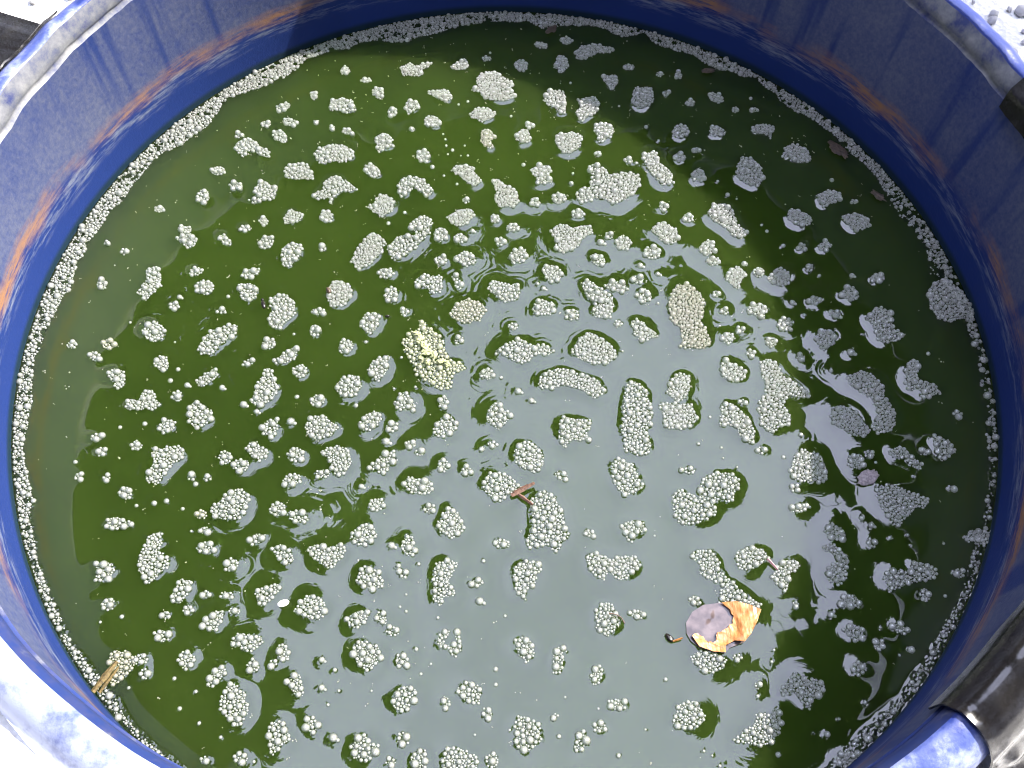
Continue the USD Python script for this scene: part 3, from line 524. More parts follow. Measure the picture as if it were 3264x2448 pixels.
('medium oval foam patch upper left of the white petal', 0, [-1307,-1455,-1259,-1432,-1197,-1417,-1180,-1433,-1214,-1480,-1256,-1531,-1281,-1511]),
('medium round foam patch lower left of the long grey pale rimmed patch', 0, [1211,683,1264,724,1306,717,1292,635,1241,613,1215,636]),
('medium oval foam patch upper left of the broad dim shell shaped patch', 0, [-364,2250,-304,2287,-267,2324,-234,2264,-261,2219,-325,2220]),
('medium round foam patch right of the small yellowish crooked patch', 0, [77,1596,141,1657,178,1609,176,1554,112,1541]),
('medium round foam patch right of the wide knobbly patch', 0, [782,711,765,674,730,659,697,675,685,712,702,750,738,766,771,749]),
('medium round foam patch left of the tall pointed lower left patch', 0, [-2153,-1280,-2122,-1297,-2067,-1294,-2041,-1331,-2053,-1371,-2080,-1395,-2130,-1378,-2124,-1329]),
('medium long foam patch upper right of the boot shaped patch', 0, [602,391,651,430,716,412,736,367,701,345,628,363]),
('medium long foam patch upper right of the tall leaning patch', 0, [-1352,-100,-1323,-80,-1274,-29,-1230,-24,-1229,-81,-1275,-116,-1327,-126]),
('medium round foam patch above the white petal', 0, [-1252,-1228,-1210,-1208,-1160,-1229,-1126,-1296,-1160,-1312,-1210,-1286]),
('medium oval foam patch left of the lens shaped upper patch', 0, [-426,1731,-441,1697,-477,1684,-514,1698,-530,1732,-516,1767,-479,1781,-442,1766]),
('medium oval foam patch upper left of the fish shaped patch', 0, [-2290,-179,-2261,-144,-2208,-170,-2183,-240,-2219,-280,-2246,-230]),
('medium long foam patch above the pointed top patch', 0, [-1782,-231,-1735,-186,-1677,-157,-1659,-197,-1701,-247,-1759,-266]),
('medium round foam patch left of the white petal', 0, [-1555,-1638,-1551,-1584,-1501,-1554,-1463,-1551,-1458,-1594,-1481,-1647,-1521,-1639]),
('medium oval foam patch upper left of the egg shaped grey patch', 0, [1383,1597,1398,1679,1459,1665,1490,1623,1475,1589]),
('medium long foam patch lower right of the tall pointed lower left patch', 0, [-1731,-1496,-1713,-1433,-1689,-1385,-1648,-1394,-1647,-1457,-1679,-1504]),
('medium round foam patch upper left of the grey two lobed right patch', 0, [2021,307,2069,362,2117,367,2127,294,2070,267]),
('medium round foam patch upper right of the broad dim shell shaped patch', 0, [172,2221,147,2199,114,2208,92,2244,95,2285,120,2308,154,2299,175,2263]),
('medium oval foam patch upper right of the winged upper left patch', 0, [-816,1267,-843,1255,-879,1276,-903,1317,-901,1354,-874,1366,-838,1345,-814,1304]),
('medium round foam patch below the tall leaning patch', 0, [-1373,-524,-1342,-486,-1295,-482,-1285,-544,-1306,-591,-1356,-562]),
('medium round foam patch above the boomerang shaped patch', 0, [-485,1434,-496,1396,-526,1381,-557,1397,-570,1435,-559,1472,-529,1487,-498,1471]),
('medium round foam patch, second one lower right of the large patch crowning the sky reflection', 0, [959,639,941,606,906,592,874,606,863,640,880,673,915,686,948,672]),
('medium oval foam patch, second one above the patch with the black beetle', 0, [-1443,773,-1441,738,-1465,705,-1501,693,-1527,709,-1530,744,-1506,777,-1470,789]),
('medium long foam patch above the large acorn shaped patch', 0, [-837,-1604,-815,-1581,-769,-1566,-719,-1559,-729,-1598,-773,-1643,-819,-1635]),
('medium oval foam patch, second one right of the squarish grey top patch', 0, [1510,1902,1485,1886,1448,1897,1422,1929,1421,1964,1446,1981,1482,1969,1509,1937]),
('medium long foam patch right of the bow shaped upper left patch', 0, [-1436,1571,-1460,1562,-1500,1583,-1531,1623,-1537,1657,-1512,1667,-1473,1645,-1441,1605]),
('small round foam patch right of the boot shaped patch', 0, [872,321,857,285,826,271,798,286,788,322,804,357,835,371,863,356]),
('small round foam patch upper right of the small S shaped left patch', 0, [-1884,1099,-1895,1062,-1922,1052,-1949,1074,-1960,1116,-1949,1153,-1922,1163,-1895,1140]),
('small round foam patch right of the long slanting bluish patch', 0, [1311,1251,1295,1215,1265,1200,1238,1216,1230,1252,1246,1289,1277,1304,1303,1288]),
('small round foam patch above the tiny black seed', 0, [-653,345,-663,307,-689,292,-718,308,-731,346,-721,384,-694,399,-666,383]),
('small round foam patch right of the hooked patch of the slanting pair', 0, [-359,790,-371,756,-402,743,-432,757,-446,791,-434,825,-403,839,-372,824]),
('small long foam patch upper left of the tall pointed lower left patch', 0, [-2135,-1101,-2127,-1058,-2080,-1050,-2020,-1068,-1986,-1073,-2014,-1098,-2069,-1106]),
('small oval foam patch upper left of the pink fleck at right edge of sky reflection', 0, [1948,-801,1921,-820,1884,-817,1858,-793,1859,-762,1886,-742,1923,-745,1948,-770]),
('small long foam patch left of the wide patch at the bottom edge', 0, [-482,-2261,-462,-2221,-425,-2228,-416,-2302,-444,-2342,-474,-2308]),
('small oval foam patch above the grey curved edge patch', 0, [1661,-1180,1703,-1133,1738,-1164,1765,-1198,1744,-1224,1687,-1218]),
('small round foam patch, second one lower right of the tall leaning patch', 0, [-1122,-696,-1133,-725,-1165,-737,-1199,-724,-1215,-695,-1204,-666,-1172,-654,-1138,-667]),
('small round foam patch lower left of the tiny black seed', 0, [-901,-13,-911,-46,-939,-59,-968,-45,-982,-12,-973,22,-945,35,-915,21]),
('small oval foam patch, second one upper right of the large half moon patch', 0, [-1139,-824,-1136,-855,-1159,-883,-1194,-891,-1220,-876,-1223,-845,-1200,-817,-1165,-808]),
('small round foam patch, second one above the large K shaped patch', 0, [1677,72,1648,57,1620,69,1610,101,1624,135,1653,150,1681,137,1691,105]),
('small round foam patch lower left of the flat cap patch at the top', 0, [-816,1969,-837,1949,-867,1957,-888,1988,-888,2025,-867,2045,-837,2037,-816,2006]),
('small oval foam patch upper left of the upright rectangular patch', 0, [-572,-1222,-550,-1163,-517,-1180,-512,-1231,-490,-1265,-530,-1276,-555,-1259]),
('small round foam patch upper right of the fish shaped patch', 0, [-2037,-116,-2018,-65,-1973,-71,-1953,-143,-1985,-163]),
('small long foam patch right of the large pear shaped patch', 0, [-1104,-1900,-1085,-1863,-1054,-1871,-1018,-1937,-1023,-1970,-1061,-1958]),
('small oval foam patch left of the large patch crowning the sky reflection', 0, [394,1070,379,1042,347,1030,316,1042,304,1071,319,1099,351,1111,382,1098]),
('small round foam patch lower right of the fish shaped patch', 0, [-1863,-492,-1859,-523,-1879,-548,-1911,-552,-1937,-532,-1941,-501,-1921,-475,-1888,-472]),
('small oval foam patch lower right of the wide knobbly patch', 0, [608,561,586,545,552,552,527,580,525,611,548,627,582,619,607,592]),
('small oval foam patch, second one right of the large half moon patch', 0, [-1075,-1071,-1094,-1089,-1133,-1088,-1168,-1068,-1180,-1041,-1161,-1023,-1122,-1024,-1087,-1045]),
('small round foam patch upper right of the grey branching patch', 0, [1662,-1698,1706,-1676,1759,-1685,1751,-1746,1714,-1753,1689,-1722]),
('small long foam patch below the grey curved edge patch', 0, [1665,-1558,1695,-1527,1743,-1523,1777,-1552,1764,-1579,1700,-1582]),
('small round foam patch below the winged upper left patch', 0, [-1089,937,-1098,907,-1125,895,-1153,908,-1167,938,-1158,968,-1131,981,-1102,968]),
('small oval foam patch lower right of the oval patch of the slanting pair', 0, [-686,503,-698,477,-730,467,-762,478,-777,504,-765,530,-733,540,-701,529]),
('small long foam patch lower right of the small S shaped left patch', 0, [-1614,497,-1581,536,-1507,547,-1517,507,-1555,473]),
('small long foam patch, second one upper right of the bow shaped upper left patch', 0, [-1444,1898,-1451,1870,-1480,1845,-1517,1837,-1538,1851,-1532,1878,-1502,1904,-1466,1912]),
('small round foam patch, second one upper right of the tall leaning patch', 0, [-1158,-158,-1158,-190,-1179,-211,-1208,-211,-1230,-188,-1230,-157,-1210,-135,-1179,-135]),
('small round foam patch right of the large half moon patch', 0, [-1197,-1008,-1207,-1036,-1234,-1047,-1265,-1035,-1279,-1007,-1270,-980,-1242,-968,-1212,-980]),
('small long foam patch upper left of the large pear shaped patch', 0, [-1493,-1900,-1470,-1850,-1428,-1821,-1402,-1851,-1435,-1887,-1468,-1923]),
('small round foam patch, second one upper left of the large pear shaped patch', 0, [-1570,-1789,-1577,-1818,-1600,-1829,-1628,-1817,-1643,-1788,-1636,-1759,-1612,-1747,-1585,-1760]),
('small oval foam patch lower left of the bow shaped upper left patch', 0, [-1811,1315,-1823,1294,-1855,1288,-1887,1302,-1902,1326,-1890,1347,-1859,1353,-1826,1339]),
('small oval foam patch above the large half moon patch', 0, [-1423,-756,-1432,-780,-1461,-790,-1491,-779,-1507,-755,-1497,-730,-1469,-721,-1438,-731]),
('small oval foam patch lower left of the boot shaped patch', 0, [427,189,413,164,384,155,355,165,344,190,357,214,387,224,416,213]),
('small long foam patch upper right of the bow shaped upper left patch', 0, [-1381,1716,-1398,1703,-1431,1710,-1462,1733,-1472,1760,-1455,1774,-1421,1767,-1390,1743]),
('small oval foam patch lower left of the large half moon patch', 0, [-1541,-1232,-1556,-1249,-1590,-1251,-1624,-1236,-1638,-1213,-1623,-1196,-1588,-1194,-1554,-1209]),
('small oval foam patch lower right of the tall peanut patch', 0, [1340,16,1325,-7,1294,-17,1267,-7,1258,17,1273,41,1303,51,1331,40]),
('small oval foam patch lower left of the hat shaped patch', 0, [-80,-208,-93,-231,-123,-240,-153,-230,-166,-207,-153,-185,-123,-175,-93,-185]),
('small oval foam patch, second one upper left of the grey two lobed right patch', 0, [1949,674,2011,721,2036,673,1986,638,1959,650]),
('small oval foam patch, third one upper left of the upright rectangular patch', 0, [-671,-994,-682,-1018,-711,-1027,-740,-1017,-754,-993,-743,-970,-714,-961,-685,-971]),
('small oval foam patch upper left of the long dim strip by the far wall', 0, [504,2498,492,2474,463,2464,436,2474,425,2499,438,2523,466,2533,494,2522]),
('small oval foam patch above the wide knobbly patch', 0, [501,944,488,920,460,910,432,921,422,945,435,969,463,979,490,969]),
('small oval foam patch lower right of the hooked patch of the slanting pair', 0, [-361,591,-372,567,-398,557,-425,567,-437,592,-426,616,-399,626,-372,616]),
('small long foam patch left of the long dim strip by the far wall', 0, [326,2442,310,2426,277,2426,246,2442,236,2465,252,2481,286,2481,316,2464]),
('small oval foam patch right of the small S shaped left patch', 0, [-1706,726,-1726,722,-1755,743,-1776,776,-1777,802,-1756,806,-1727,785,-1706,752]),
('small round foam patch lower right of the pointed top patch', 0, [-1521,-709,-1527,-735,-1550,-745,-1575,-734,-1588,-708,-1582,-682,-1559,-671,-1534,-683]),
('small round foam patch, second one lower left of the flat cap patch at the top', 0, [-719,1825,-727,1797,-748,1786,-771,1798,-781,1825,-773,1853,-752,1865,-729,1853]),
('small oval foam patch right of the tall leaning patch', 0, [-1040,-353,-1044,-378,-1067,-395,-1096,-393,-1114,-375,-1110,-350,-1087,-334,-1058,-335]),
('small oval foam patch, second one right of the hooked patch of the slanting pair', 0, [-245,759,-256,735,-281,726,-307,736,-318,760,-308,783,-282,793,-256,783]),
('small long foam patch above the grey two lobed right patch', 0, [2315,429,2298,409,2266,401,2238,410,2229,430,2246,450,2278,458,2307,450]),
('small oval foam patch below the bow shaped upper left patch', 0, [-1688,1185,-1700,1165,-1727,1162,-1754,1178,-1765,1202,-1753,1222,-1726,1225,-1699,1209]),
('small oval foam patch upper right of the long slanting bluish patch', 0, [1199,1403,1186,1380,1160,1371,1136,1381,1128,1404,1140,1428,1167,1437,1191,1427]),
('small oval foam patch below the small headed patch', 0, [86,847,77,824,51,810,23,813,9,832,18,855,44,869,72,866]),
('small round foam patch below the large half moon patch', 0, [-1410,-1312,-1418,-1335,-1442,-1344,-1469,-1334,-1482,-1311,-1474,-1288,-1450,-1279,-1424,-1289]),
('small oval foam patch lower left of the large acorn shaped patch', 0, [-1006,-2080,-963,-2067,-930,-2109,-956,-2143,-987,-2122]),
('small round foam patch lower left of the axe shaped patch', 0, [-2026,-908,-2032,-932,-2054,-941,-2080,-931,-2095,-907,-2089,-884,-2066,-874,-2040,-885]),
('small round foam patch right of the grey branching patch', 0, [1738,-1885,1724,-1908,1698,-1917,1675,-1907,1670,-1884,1684,-1860,1711,-1851,1733,-1861]),
('small oval foam patch below the small S shaped left patch', 0, [-1853,541,-1857,517,-1879,501,-1908,501,-1925,517,-1922,540,-1899,556,-1871,557]),
('small round foam patch, second one left of the flat cap patch at the top', 0, [-1067,2218,-1073,2189,-1091,2177,-1111,2189,-1121,2219,-1115,2248,-1097,2261,-1077,2248]),
('small oval foam patch below the long grey pale rimmed patch', 0, [1317,565,1303,545,1275,537,1249,546,1240,566,1254,587,1282,595,1308,586]),
('small oval foam patch below the white petal', 0, [-1111,-1756,-1108,-1786,-1121,-1802,-1143,-1795,-1161,-1769,-1164,-1739,-1151,-1722,-1129,-1730]),
('small long foam patch right of the large glinting bottom patch', 0, [307,-2165,334,-2152,343,-2193,318,-2234,282,-2240,291,-2206]),
('small round foam patch left of the patch left of the bark chip', 0, [-333,-772,-341,-797,-361,-808,-382,-797,-392,-771,-383,-745,-363,-735,-342,-746]),
('small round foam patch below the patch with the black beetle', 0, [-1356,14,-1364,-8,-1387,-17,-1412,-7,-1425,15,-1417,37,-1394,46,-1369,37]),
('small long foam patch right of the narrow crooked strip', 0, [427,-1904,408,-1931,387,-1937,377,-1919,383,-1887,402,-1861,423,-1854,434,-1872]),
('small long foam patch upper left of the squarish grey top patch', 0, [924,2232,911,2213,884,2205,858,2213,848,2232,860,2251,888,2259,914,2251]),
('small oval foam patch lower right of the patch with the black beetle', 0, [-1106,95,-1112,67,-1129,55,-1147,67,-1157,96,-1152,124,-1135,136,-1116,124]),
('small oval foam patch upper right of the straw tipped patch', 0, [-1790,-1657,-1750,-1643,-1702,-1659,-1705,-1689,-1742,-1696]),
('small round foam patch left of the upright strip near the left wall', 0, [-2416,439,-2418,411,-2435,400,-2455,412,-2468,439,-2466,467,-2449,479,-2429,467]),
('small oval foam patch, second one upper right of the boot shaped patch', 0, [839,439,827,419,801,411,776,420,767,440,779,460,805,468,830,459]),
('small round foam patch above the large K shaped patch', 0, [1571,-37,1550,-47,1529,-37,1520,-13,1529,11,1550,21,1571,11,1580,-13]),
('small oval foam patch lower left of the upright strip near the left wall', 2, [-2289,21,-2295,0,-2317,-8,-2343,1,-2357,22,-2351,42,-2328,51,-2303,42]),
('small long foam patch lower left of the brown specked patch', 0, [-1079,229,-1089,213,-1118,206,-1148,213,-1161,230,-1151,247,-1122,254,-1092,246]),
('small oval foam patch below the long grey lower right patch', 0, [1911,-1687,1947,-1649,1963,-1680,1990,-1704,1970,-1723,1933,-1710]),
('small round foam patch lower right of the long grey pale rimmed patch', 0, [1577,482,1565,457,1544,448,1525,458,1520,482,1532,506,1554,516,1572,506]),
('small long foam patch lower right of the large half moon patch', 0, [-1378,-1184,-1337,-1151,-1289,-1152,-1301,-1181,-1347,-1206]),
('small round foam patch right of the small headed patch', 0, [222,1040,213,1016,193,1006,174,1016,167,1041,176,1066,196,1076,215,1065]),
('small long foam patch above the golden fibred patch', 0, [-326,470,-303,481,-269,413,-279,379,-302,402]),
('small long foam patch, third one left of the grey two lobed right patch', 0, [1900,277,1886,258,1858,249,1830,253,1820,269,1834,288,1863,297,1890,293]),
('small long foam patch lower right of the narrow crooked strip', 0, [454,-2020,503,-2013,540,-2018,530,-2050,463,-2052]),
('small round foam patch left of the long grey pale rimmed patch', 0, [1192,906,1181,884,1159,874,1139,884,1133,907,1144,929,1166,938,1186,929]),
('small oval foam patch upper left of the tapering patch', 0, [-10,-1229,-24,-1243,-52,-1244,-78,-1232,-86,-1214,-72,-1200,-43,-1198,-18,-1210]),
('small round foam patch right of the large acorn shaped patch', 0, [-517,-1810,-525,-1832,-545,-1841,-566,-1831,-575,-1809,-568,-1787,-548,-1778,-527,-1788]),
('small round foam patch lower left of the small headed patch', 0, [-34,913,-43,892,-64,883,-84,892,-93,914,-84,936,-63,944,-42,935]),
('small long foam patch, second one right of the small S shaped left patch', 0, [-1591,852,-1599,835,-1625,828,-1651,836,-1664,853,-1655,870,-1630,876,-1603,869]),
('small long foam patch below the heart shaped patch', 0, [1581,-1050,1565,-1063,1532,-1068,1501,-1062,1489,-1049,1505,-1035,1538,-1030,1570,-1036]),
('small oval foam patch, second one upper left of the fish shaped patch', 0, [-2349,-78,-2363,-89,-2388,-84,-2410,-65,-2417,-44,-2404,-32,-2378,-37,-2356,-56]),
('small round foam patch, second one lower left of the large yellow stained patch', 0, [-620,-535,-628,-555,-649,-563,-670,-554,-680,-534,-672,-514,-651,-506,-629,-514]),
('small long foam patch left of the grey two lobed right patch', 0, [1996,155,1978,147,1952,155,1933,175,1932,195,1950,203,1975,195,1994,175]),
('small oval foam patch, third one right of the large half moon patch', 0, [-978,-812,-988,-828,-1014,-834,-1041,-827,-1054,-811,-1044,-795,-1018,-789,-991,-796]),
('small round foam patch upper right of the large pear shaped patch', 0, [-1249,-1824,-1255,-1845,-1274,-1853,-1295,-1844,-1306,-1823,-1300,-1802,-1281,-1794,-1259,-1803]),
('small round foam patch right of the wide patch at the bottom edge', 0, [-81,-2275,-90,-2296,-109,-2305,-128,-2295,-136,-2274,-128,-2252,-109,-2244,-89,-2253]),
('small round foam patch, second one lower left of the winged upper left patch', 0, [-1494,911,-1498,887,-1515,878,-1533,888,-1542,912,-1538,936,-1522,946,-1504,936]),
('small round foam patch upper left of the pointed top patch', 0, [-1845,-324,-1850,-345,-1868,-353,-1889,-344,-1901,-324,-1896,-303,-1877,-294,-1856,-303]),
('small oval foam patch right of the patch with the reddish fibre', 0, [666,-1611,650,-1622,623,-1621,600,-1608,595,-1590,611,-1578,638,-1579,661,-1593]),
('small oval foam patch, second one above the large acorn shaped patch', 0, [-638,-1589,-633,-1615,-643,-1631,-662,-1628,-680,-1608,-685,-1583,-675,-1567,-656,-1570]),
('small oval foam patch below the long slanting bluish patch', 0, [1034,1000,1025,974,1009,963,994,974,991,1001,999,1027,1016,1038,1030,1027]),
('small round foam patch lower left of the tall pointed lower left patch', 0, [-2012,-1507,-2016,-1528,-2034,-1536,-2055,-1527,-2067,-1506,-2063,-1485,-2045,-1476,-2024,-1486]),
('small round foam patch upper left of the wide patch at the bottom edge', 0, [-500,-2172,-508,-2191,-528,-2199,-549,-2191,-558,-2171,-551,-2152,-530,-2144,-509,-2152]),
('small round foam patch upper left of the patch left of the bark chip', 0, [-210,-810,-218,-832,-235,-841,-253,-832,-261,-809,-253,-787,-236,-778,-218,-787]),
('small long foam patch right of the squarish grey top patch', 0, [1322,1891,1310,1876,1283,1870,1257,1877,1248,1892,1261,1907,1288,1913,1313,1906]),
('small round foam patch upper left of the axe shaped patch', 0, [-2021,-628,-2027,-646,-2046,-653,-2068,-646,-2080,-627,-2075,-609,-2055,-601,-2033,-609]),
('small round foam patch lower left of the S shaped patch at the leaf', 0, [959,-1539,948,-1556,926,-1563,906,-1556,899,-1538,910,-1520,932,-1513,952,-1521]),
('small oval foam patch lower right of the raspberry shaped patch', 0, [311,-857,297,-868,272,-865,253,-850,249,-831,264,-820,288,-823,308,-838]),
('small oval foam patch lower right of the broad dim shell shaped patch', 0, [203,1698,194,1678,175,1670,156,1679,149,1698,157,1718,177,1726,196,1717]),
('small round foam patch below the large pear shaped patch', 0, [-1258,-2247,-1265,-2265,-1284,-2273,-1305,-2265,-1316,-2246,-1310,-2228,-1290,-2221,-1269,-2229]),
('small long foam patch, second one above the winged upper left patch', 0, [-1001,1631,-1014,1622,-1040,1629,-1063,1646,-1071,1664,-1057,1673,-1032,1667,-1008,1650]),
('small round foam patch right of the straw tipped patch', 0, [-1799,-1785,-1805,-1802,-1826,-1808,-1848,-1801,-1860,-1784,-1854,-1767,-1834,-1761,-1811,-1768]),
('small round foam patch, second one below the small headed patch', 0, [-7,732,-15,711,-32,703,-49,712,-55,733,-48,754,-31,762,-14,753]),
('small oval foam patch below the large yellow stained patch', 0, [-349,-389,-354,-415,-368,-426,-382,-415,-388,-388,-382,-362,-369,-351,-355,-362]),
('small round foam patch, third one below the large yellow stained patch', 0, [-520,-630,-518,-650,-530,-667,-550,-671,-566,-659,-568,-638,-556,-621,-536,-618]),
('small round foam patch upper right of the squarish grey top patch', 0, [1252,2154,1244,2131,1227,2122,1213,2131,1209,2154,1218,2178,1234,2187,1248,2177]),
('small oval foam patch lower right of the upright strip near the left wall', 0, [-1953,278,-1959,261,-1978,255,-2000,262,-2011,279,-2005,296,-1986,303,-1964,295]),
('small oval foam patch left of the large half moon patch', 2, [-1611,-1036,-1618,-1051,-1640,-1057,-1664,-1050,-1676,-1035,-1669,-1020,-1646,-1014,-1622,-1020]),
('small oval foam patch, second one right of the large glinting bottom patch', 0, [436,-2136,426,-2152,404,-2158,382,-2151,374,-2135,384,-2119,407,-2113,428,-2120]),
('small oval foam patch upper left of the small S shaped left patch', 0, [-2155,1010,-2162,995,-2182,989,-2206,995,-2217,1011,-2211,1027,-2190,1033,-2166,1026]),
('small oval foam patch, third one upper right of the bow shaped upper left patch', 0, [-1272,1979,-1275,1954,-1288,1943,-1302,1954,-1310,1979,-1306,2005,-1294,2015,-1280,2005]),
('small oval foam patch upper right of the large acorn shaped patch', 0, [-572,-1676,-586,-1687,-608,-1685,-627,-1672,-631,-1654,-618,-1643,-595,-1645,-576,-1659]),
('small oval foam patch upper left of the large glinting bottom patch', 0, [-109,-2067,-115,-2089,-130,-2098,-144,-2089,-150,-2066,-144,-2044,-129,-2035,-115,-2044]),
('small long foam patch left of the flat cap patch at the top', 0, [-906,2121,-917,2109,-943,2104,-969,2109,-981,2122,-971,2134,-945,2139,-918,2134]),
('small oval foam patch right of the long grey lower right patch', 0, [2344,-1416,2331,-1430,2306,-1436,2285,-1429,2279,-1415,2292,-1401,2316,-1395,2338,-1401]),
('small round foam patch left of the axe shaped patch', 0, [-2210,-667,-2213,-686,-2228,-694,-2246,-686,-2257,-666,-2254,-647,-2238,-639,-2220,-647]),
('small long foam patch above the broad dim shell shaped patch', 0, [-79,2323,-88,2308,-109,2302,-131,2308,-140,2323,-131,2338,-109,2344,-88,2338]),
('small long foam patch lower left of the fish shaped patch', 0, [-2245,-566,-2248,-582,-2268,-594,-2292,-595,-2307,-585,-2303,-569,-2284,-557,-2259,-556]),
('small oval foam patch lower right of the long grey lower right patch', 0, [2133,-1519,2130,-1542,2117,-1555,2101,-1551,2093,-1532,2096,-1509,2109,-1495,2124,-1499]),
('small oval foam patch, second one above the upright rectangular patch', 0, [-403,-1020,-411,-1036,-431,-1042,-452,-1035,-461,-1019,-453,-1004,-433,-998,-412,-1005]),
('small round foam patch right of the tiny black seed', 0, [-585,223,-592,204,-607,196,-624,204,-631,224,-625,243,-609,251,-593,242]),
('small long foam patch upper left of the large V shaped patch', 0, [1009,-819,997,-830,969,-834,943,-829,933,-818,945,-806,973,-802,999,-807]),
('small long foam patch right of the upright rectangular patch', 0, [-221,-1424,-185,-1409,-141,-1417,-169,-1441,-209,-1444]),
('small round foam patch, second one lower left of the long grey lower right patch', 0, [1850,-1759,1849,-1778,1836,-1793,1818,-1794,1805,-1781,1805,-1761,1819,-1747,1837,-1746]),
('small round foam patch right of the straw', 0, [-1776,-1852,-1780,-1870,-1795,-1877,-1814,-1869,-1824,-1851,-1820,-1833,-1804,-1826,-1786,-1834]),
('', 0, [-1414,-1473,-1423,-1485,-1448,-1490,-1473,-1484,-1485,-1472,-1476,-1460,-1452,-1455,-1426,-1461]),
('', 0, [1424,-710,1413,-724,1391,-730,1370,-723,1364,-709,1375,-694,1397,-689,1417,-695]),
('', 0, [60,112,52,96,34,89,16,96,8,113,16,130,34,136,52,129]),
('', 0, [845,1368,833,1358,812,1361,796,1376,794,1394,806,1404,827,1401,843,1386]),
('', 0, [-258,21,-264,2,-280,-5,-296,3,-303,22,-296,40,-280,48,-264,40]),
('', 0, [1917,-1247,1907,-1265,1889,-1272,1875,-1265,1872,-1247,1882,-1229,1900,-1222,1914,-1229]),
('', 0, [-1469,-101,-1472,-117,-1489,-131,-1511,-134,-1525,-125,-1522,-109,-1504,-96,-1482,-93]),
('', 0, [-542,-1391,-558,-1395,-576,-1384,-587,-1366,-583,-1350,-568,-1346,-549,-1356,-539,-1375]),
('', 2, [-2505,19,-2510,4,-2528,-2,-2548,4,-2559,19,-2554,34,-2536,40,-2516,33]),
('', 0, [-312,-2009,-312,-2031,-322,-2043,-337,-2037,-348,-2018,-349,-1996,-339,-1984,-324,-1990]),
('', 0, [674,772,666,755,649,749,633,756,628,773,636,790,653,797,669,789]),
('', 0, [1868,669,1859,651,1842,644,1829,651,1825,670,1835,688,1851,696,1865,688]),
('', 0, [680,121,672,104,655,97,640,104,634,121,642,138,659,145,675,137]),
('', 0, [-1564,1721,-1570,1707,-1588,1701,-1606,1707,-1615,1722,-1610,1737,-1592,1742,-1573,1736]),
('', 0, [2559,-502,2549,-519,2531,-526,2518,-519,2515,-501,2526,-484,2543,-478,2557,-485]),
('', 0, [1443,-90,1434,-106,1418,-113,1403,-106,1398,-89,1407,-73,1424,-67,1439,-74]),
('', 0, [1124,2163,1116,2146,1100,2139,1085,2146,1080,2163,1088,2180,1104,2187,1119,2180]),
('', 0, [1326,205,1316,191,1297,185,1280,191,1274,205,1283,219,1302,225,1320,219]),
('', 0, [-1611,-1545,-1616,-1560,-1631,-1566,-1649,-1559,-1658,-1544,-1653,-1528,-1638,-1522,-1620,-1529]),
('', 0, [-1110,698,-1115,683,-1132,677,-1149,683,-1157,698,-1151,713,-1135,719,-1118,713]),
('', 0, [1146,1979,1139,1961,1125,1953,1112,1961,1108,1979,1116,1998,1130,2005,1143,1998]),
('', 0, [-2326,686,-2329,670,-2343,663,-2359,670,-2368,686,-2365,703,-2351,710,-2335,703]),
('', 0, [1887,512,1879,495,1864,487,1852,495,1849,513,1858,531,1873,538,1885,530]),
('', 0, [442,-1182,429,-1189,409,-1185,394,-1171,392,-1156,405,-1149,425,-1154,440,-1168]),
('', 0, [1605,1825,1597,1809,1581,1802,1567,1809,1563,1825,1571,1841,1587,1847,1601,1841]),
('', 0, [1723,-125,1715,-143,1701,-150,1689,-143,1687,-124,1695,-106,1709,-99,1721,-106]),
('', 0, [1738,1823,1729,1811,1709,1807,1690,1812,1683,1824,1693,1836,1713,1841,1732,1835]),
('', 0, [-2305,-811,-2308,-827,-2321,-833,-2337,-826,-2347,-810,-2344,-794,-2331,-788,-2314,-795]),
('', 0, [1407,74,1398,60,1382,55,1366,61,1361,74,1370,88,1387,93,1402,88]),
('', 0, [643,1442,637,1425,624,1419,611,1426,607,1443,613,1460,627,1467,639,1459]),
('', 0, [-223,1064,-229,1050,-244,1044,-260,1050,-266,1064,-260,1078,-245,1084,-229,1078]),
('', 0, [-1736,1627,-1741,1614,-1756,1608,-1773,1614,-1781,1628,-1776,1641,-1761,1647,-1744,1641]),
('', 0, [-1584,-1126,-1589,-1139,-1604,-1144,-1621,-1139,-1629,-1125,-1624,-1112,-1609,-1107,-1592,-1113]),
('', 0, [1289,327,1281,313,1266,307,1252,313,1248,327,1255,341,1271,347,1285,341]),
('', 0, [-562,-2273,-567,-2286,-582,-2292,-598,-2286,-605,-2272,-599,-2259,-584,-2254,-569,-2260]),
('', 0, [-2161,-822,-2163,-838,-2175,-844,-2189,-837,-2197,-821,-2195,-806,-2183,-799,-2169,-806]),
('', 0, [-1130,1693,-1135,1677,-1147,1671,-1161,1677,-1167,1693,-1163,1708,-1151,1715,-1137,1708]),
('', 0, [-67,-651,-75,-663,-91,-667,-108,-662,-115,-650,-108,-638,-91,-634,-74,-639]),
('', 0, [2011,-737,2002,-750,1986,-755,1972,-749,1968,-736,1977,-723,1993,-718,2007,-723]),
('', 0, [1286,-2084,1278,-2096,1261,-2101,1246,-2096,1242,-2083,1250,-2071,1267,-2066,1282,-2071]),
('', 0, [-467,-692,-474,-703,-490,-708,-507,-703,-514,-691,-508,-679,-491,-675,-474,-680]),
('', 0, [-1672,242,-1678,231,-1696,227,-1715,232,-1724,243,-1717,253,-1700,258,-1681,253]),
('', 0, [1301,1469,1293,1456,1278,1451,1264,1456,1259,1470,1267,1483,1282,1488,1296,1483]),
('', 0, [-1374,-1552,-1381,-1562,-1399,-1566,-1419,-1562,-1428,-1551,-1421,-1542,-1403,-1538,-1383,-1542]),
('', 0, [1561,-930,1553,-942,1535,-946,1519,-941,1514,-930,1523,-918,1540,-914,1556,-919]),
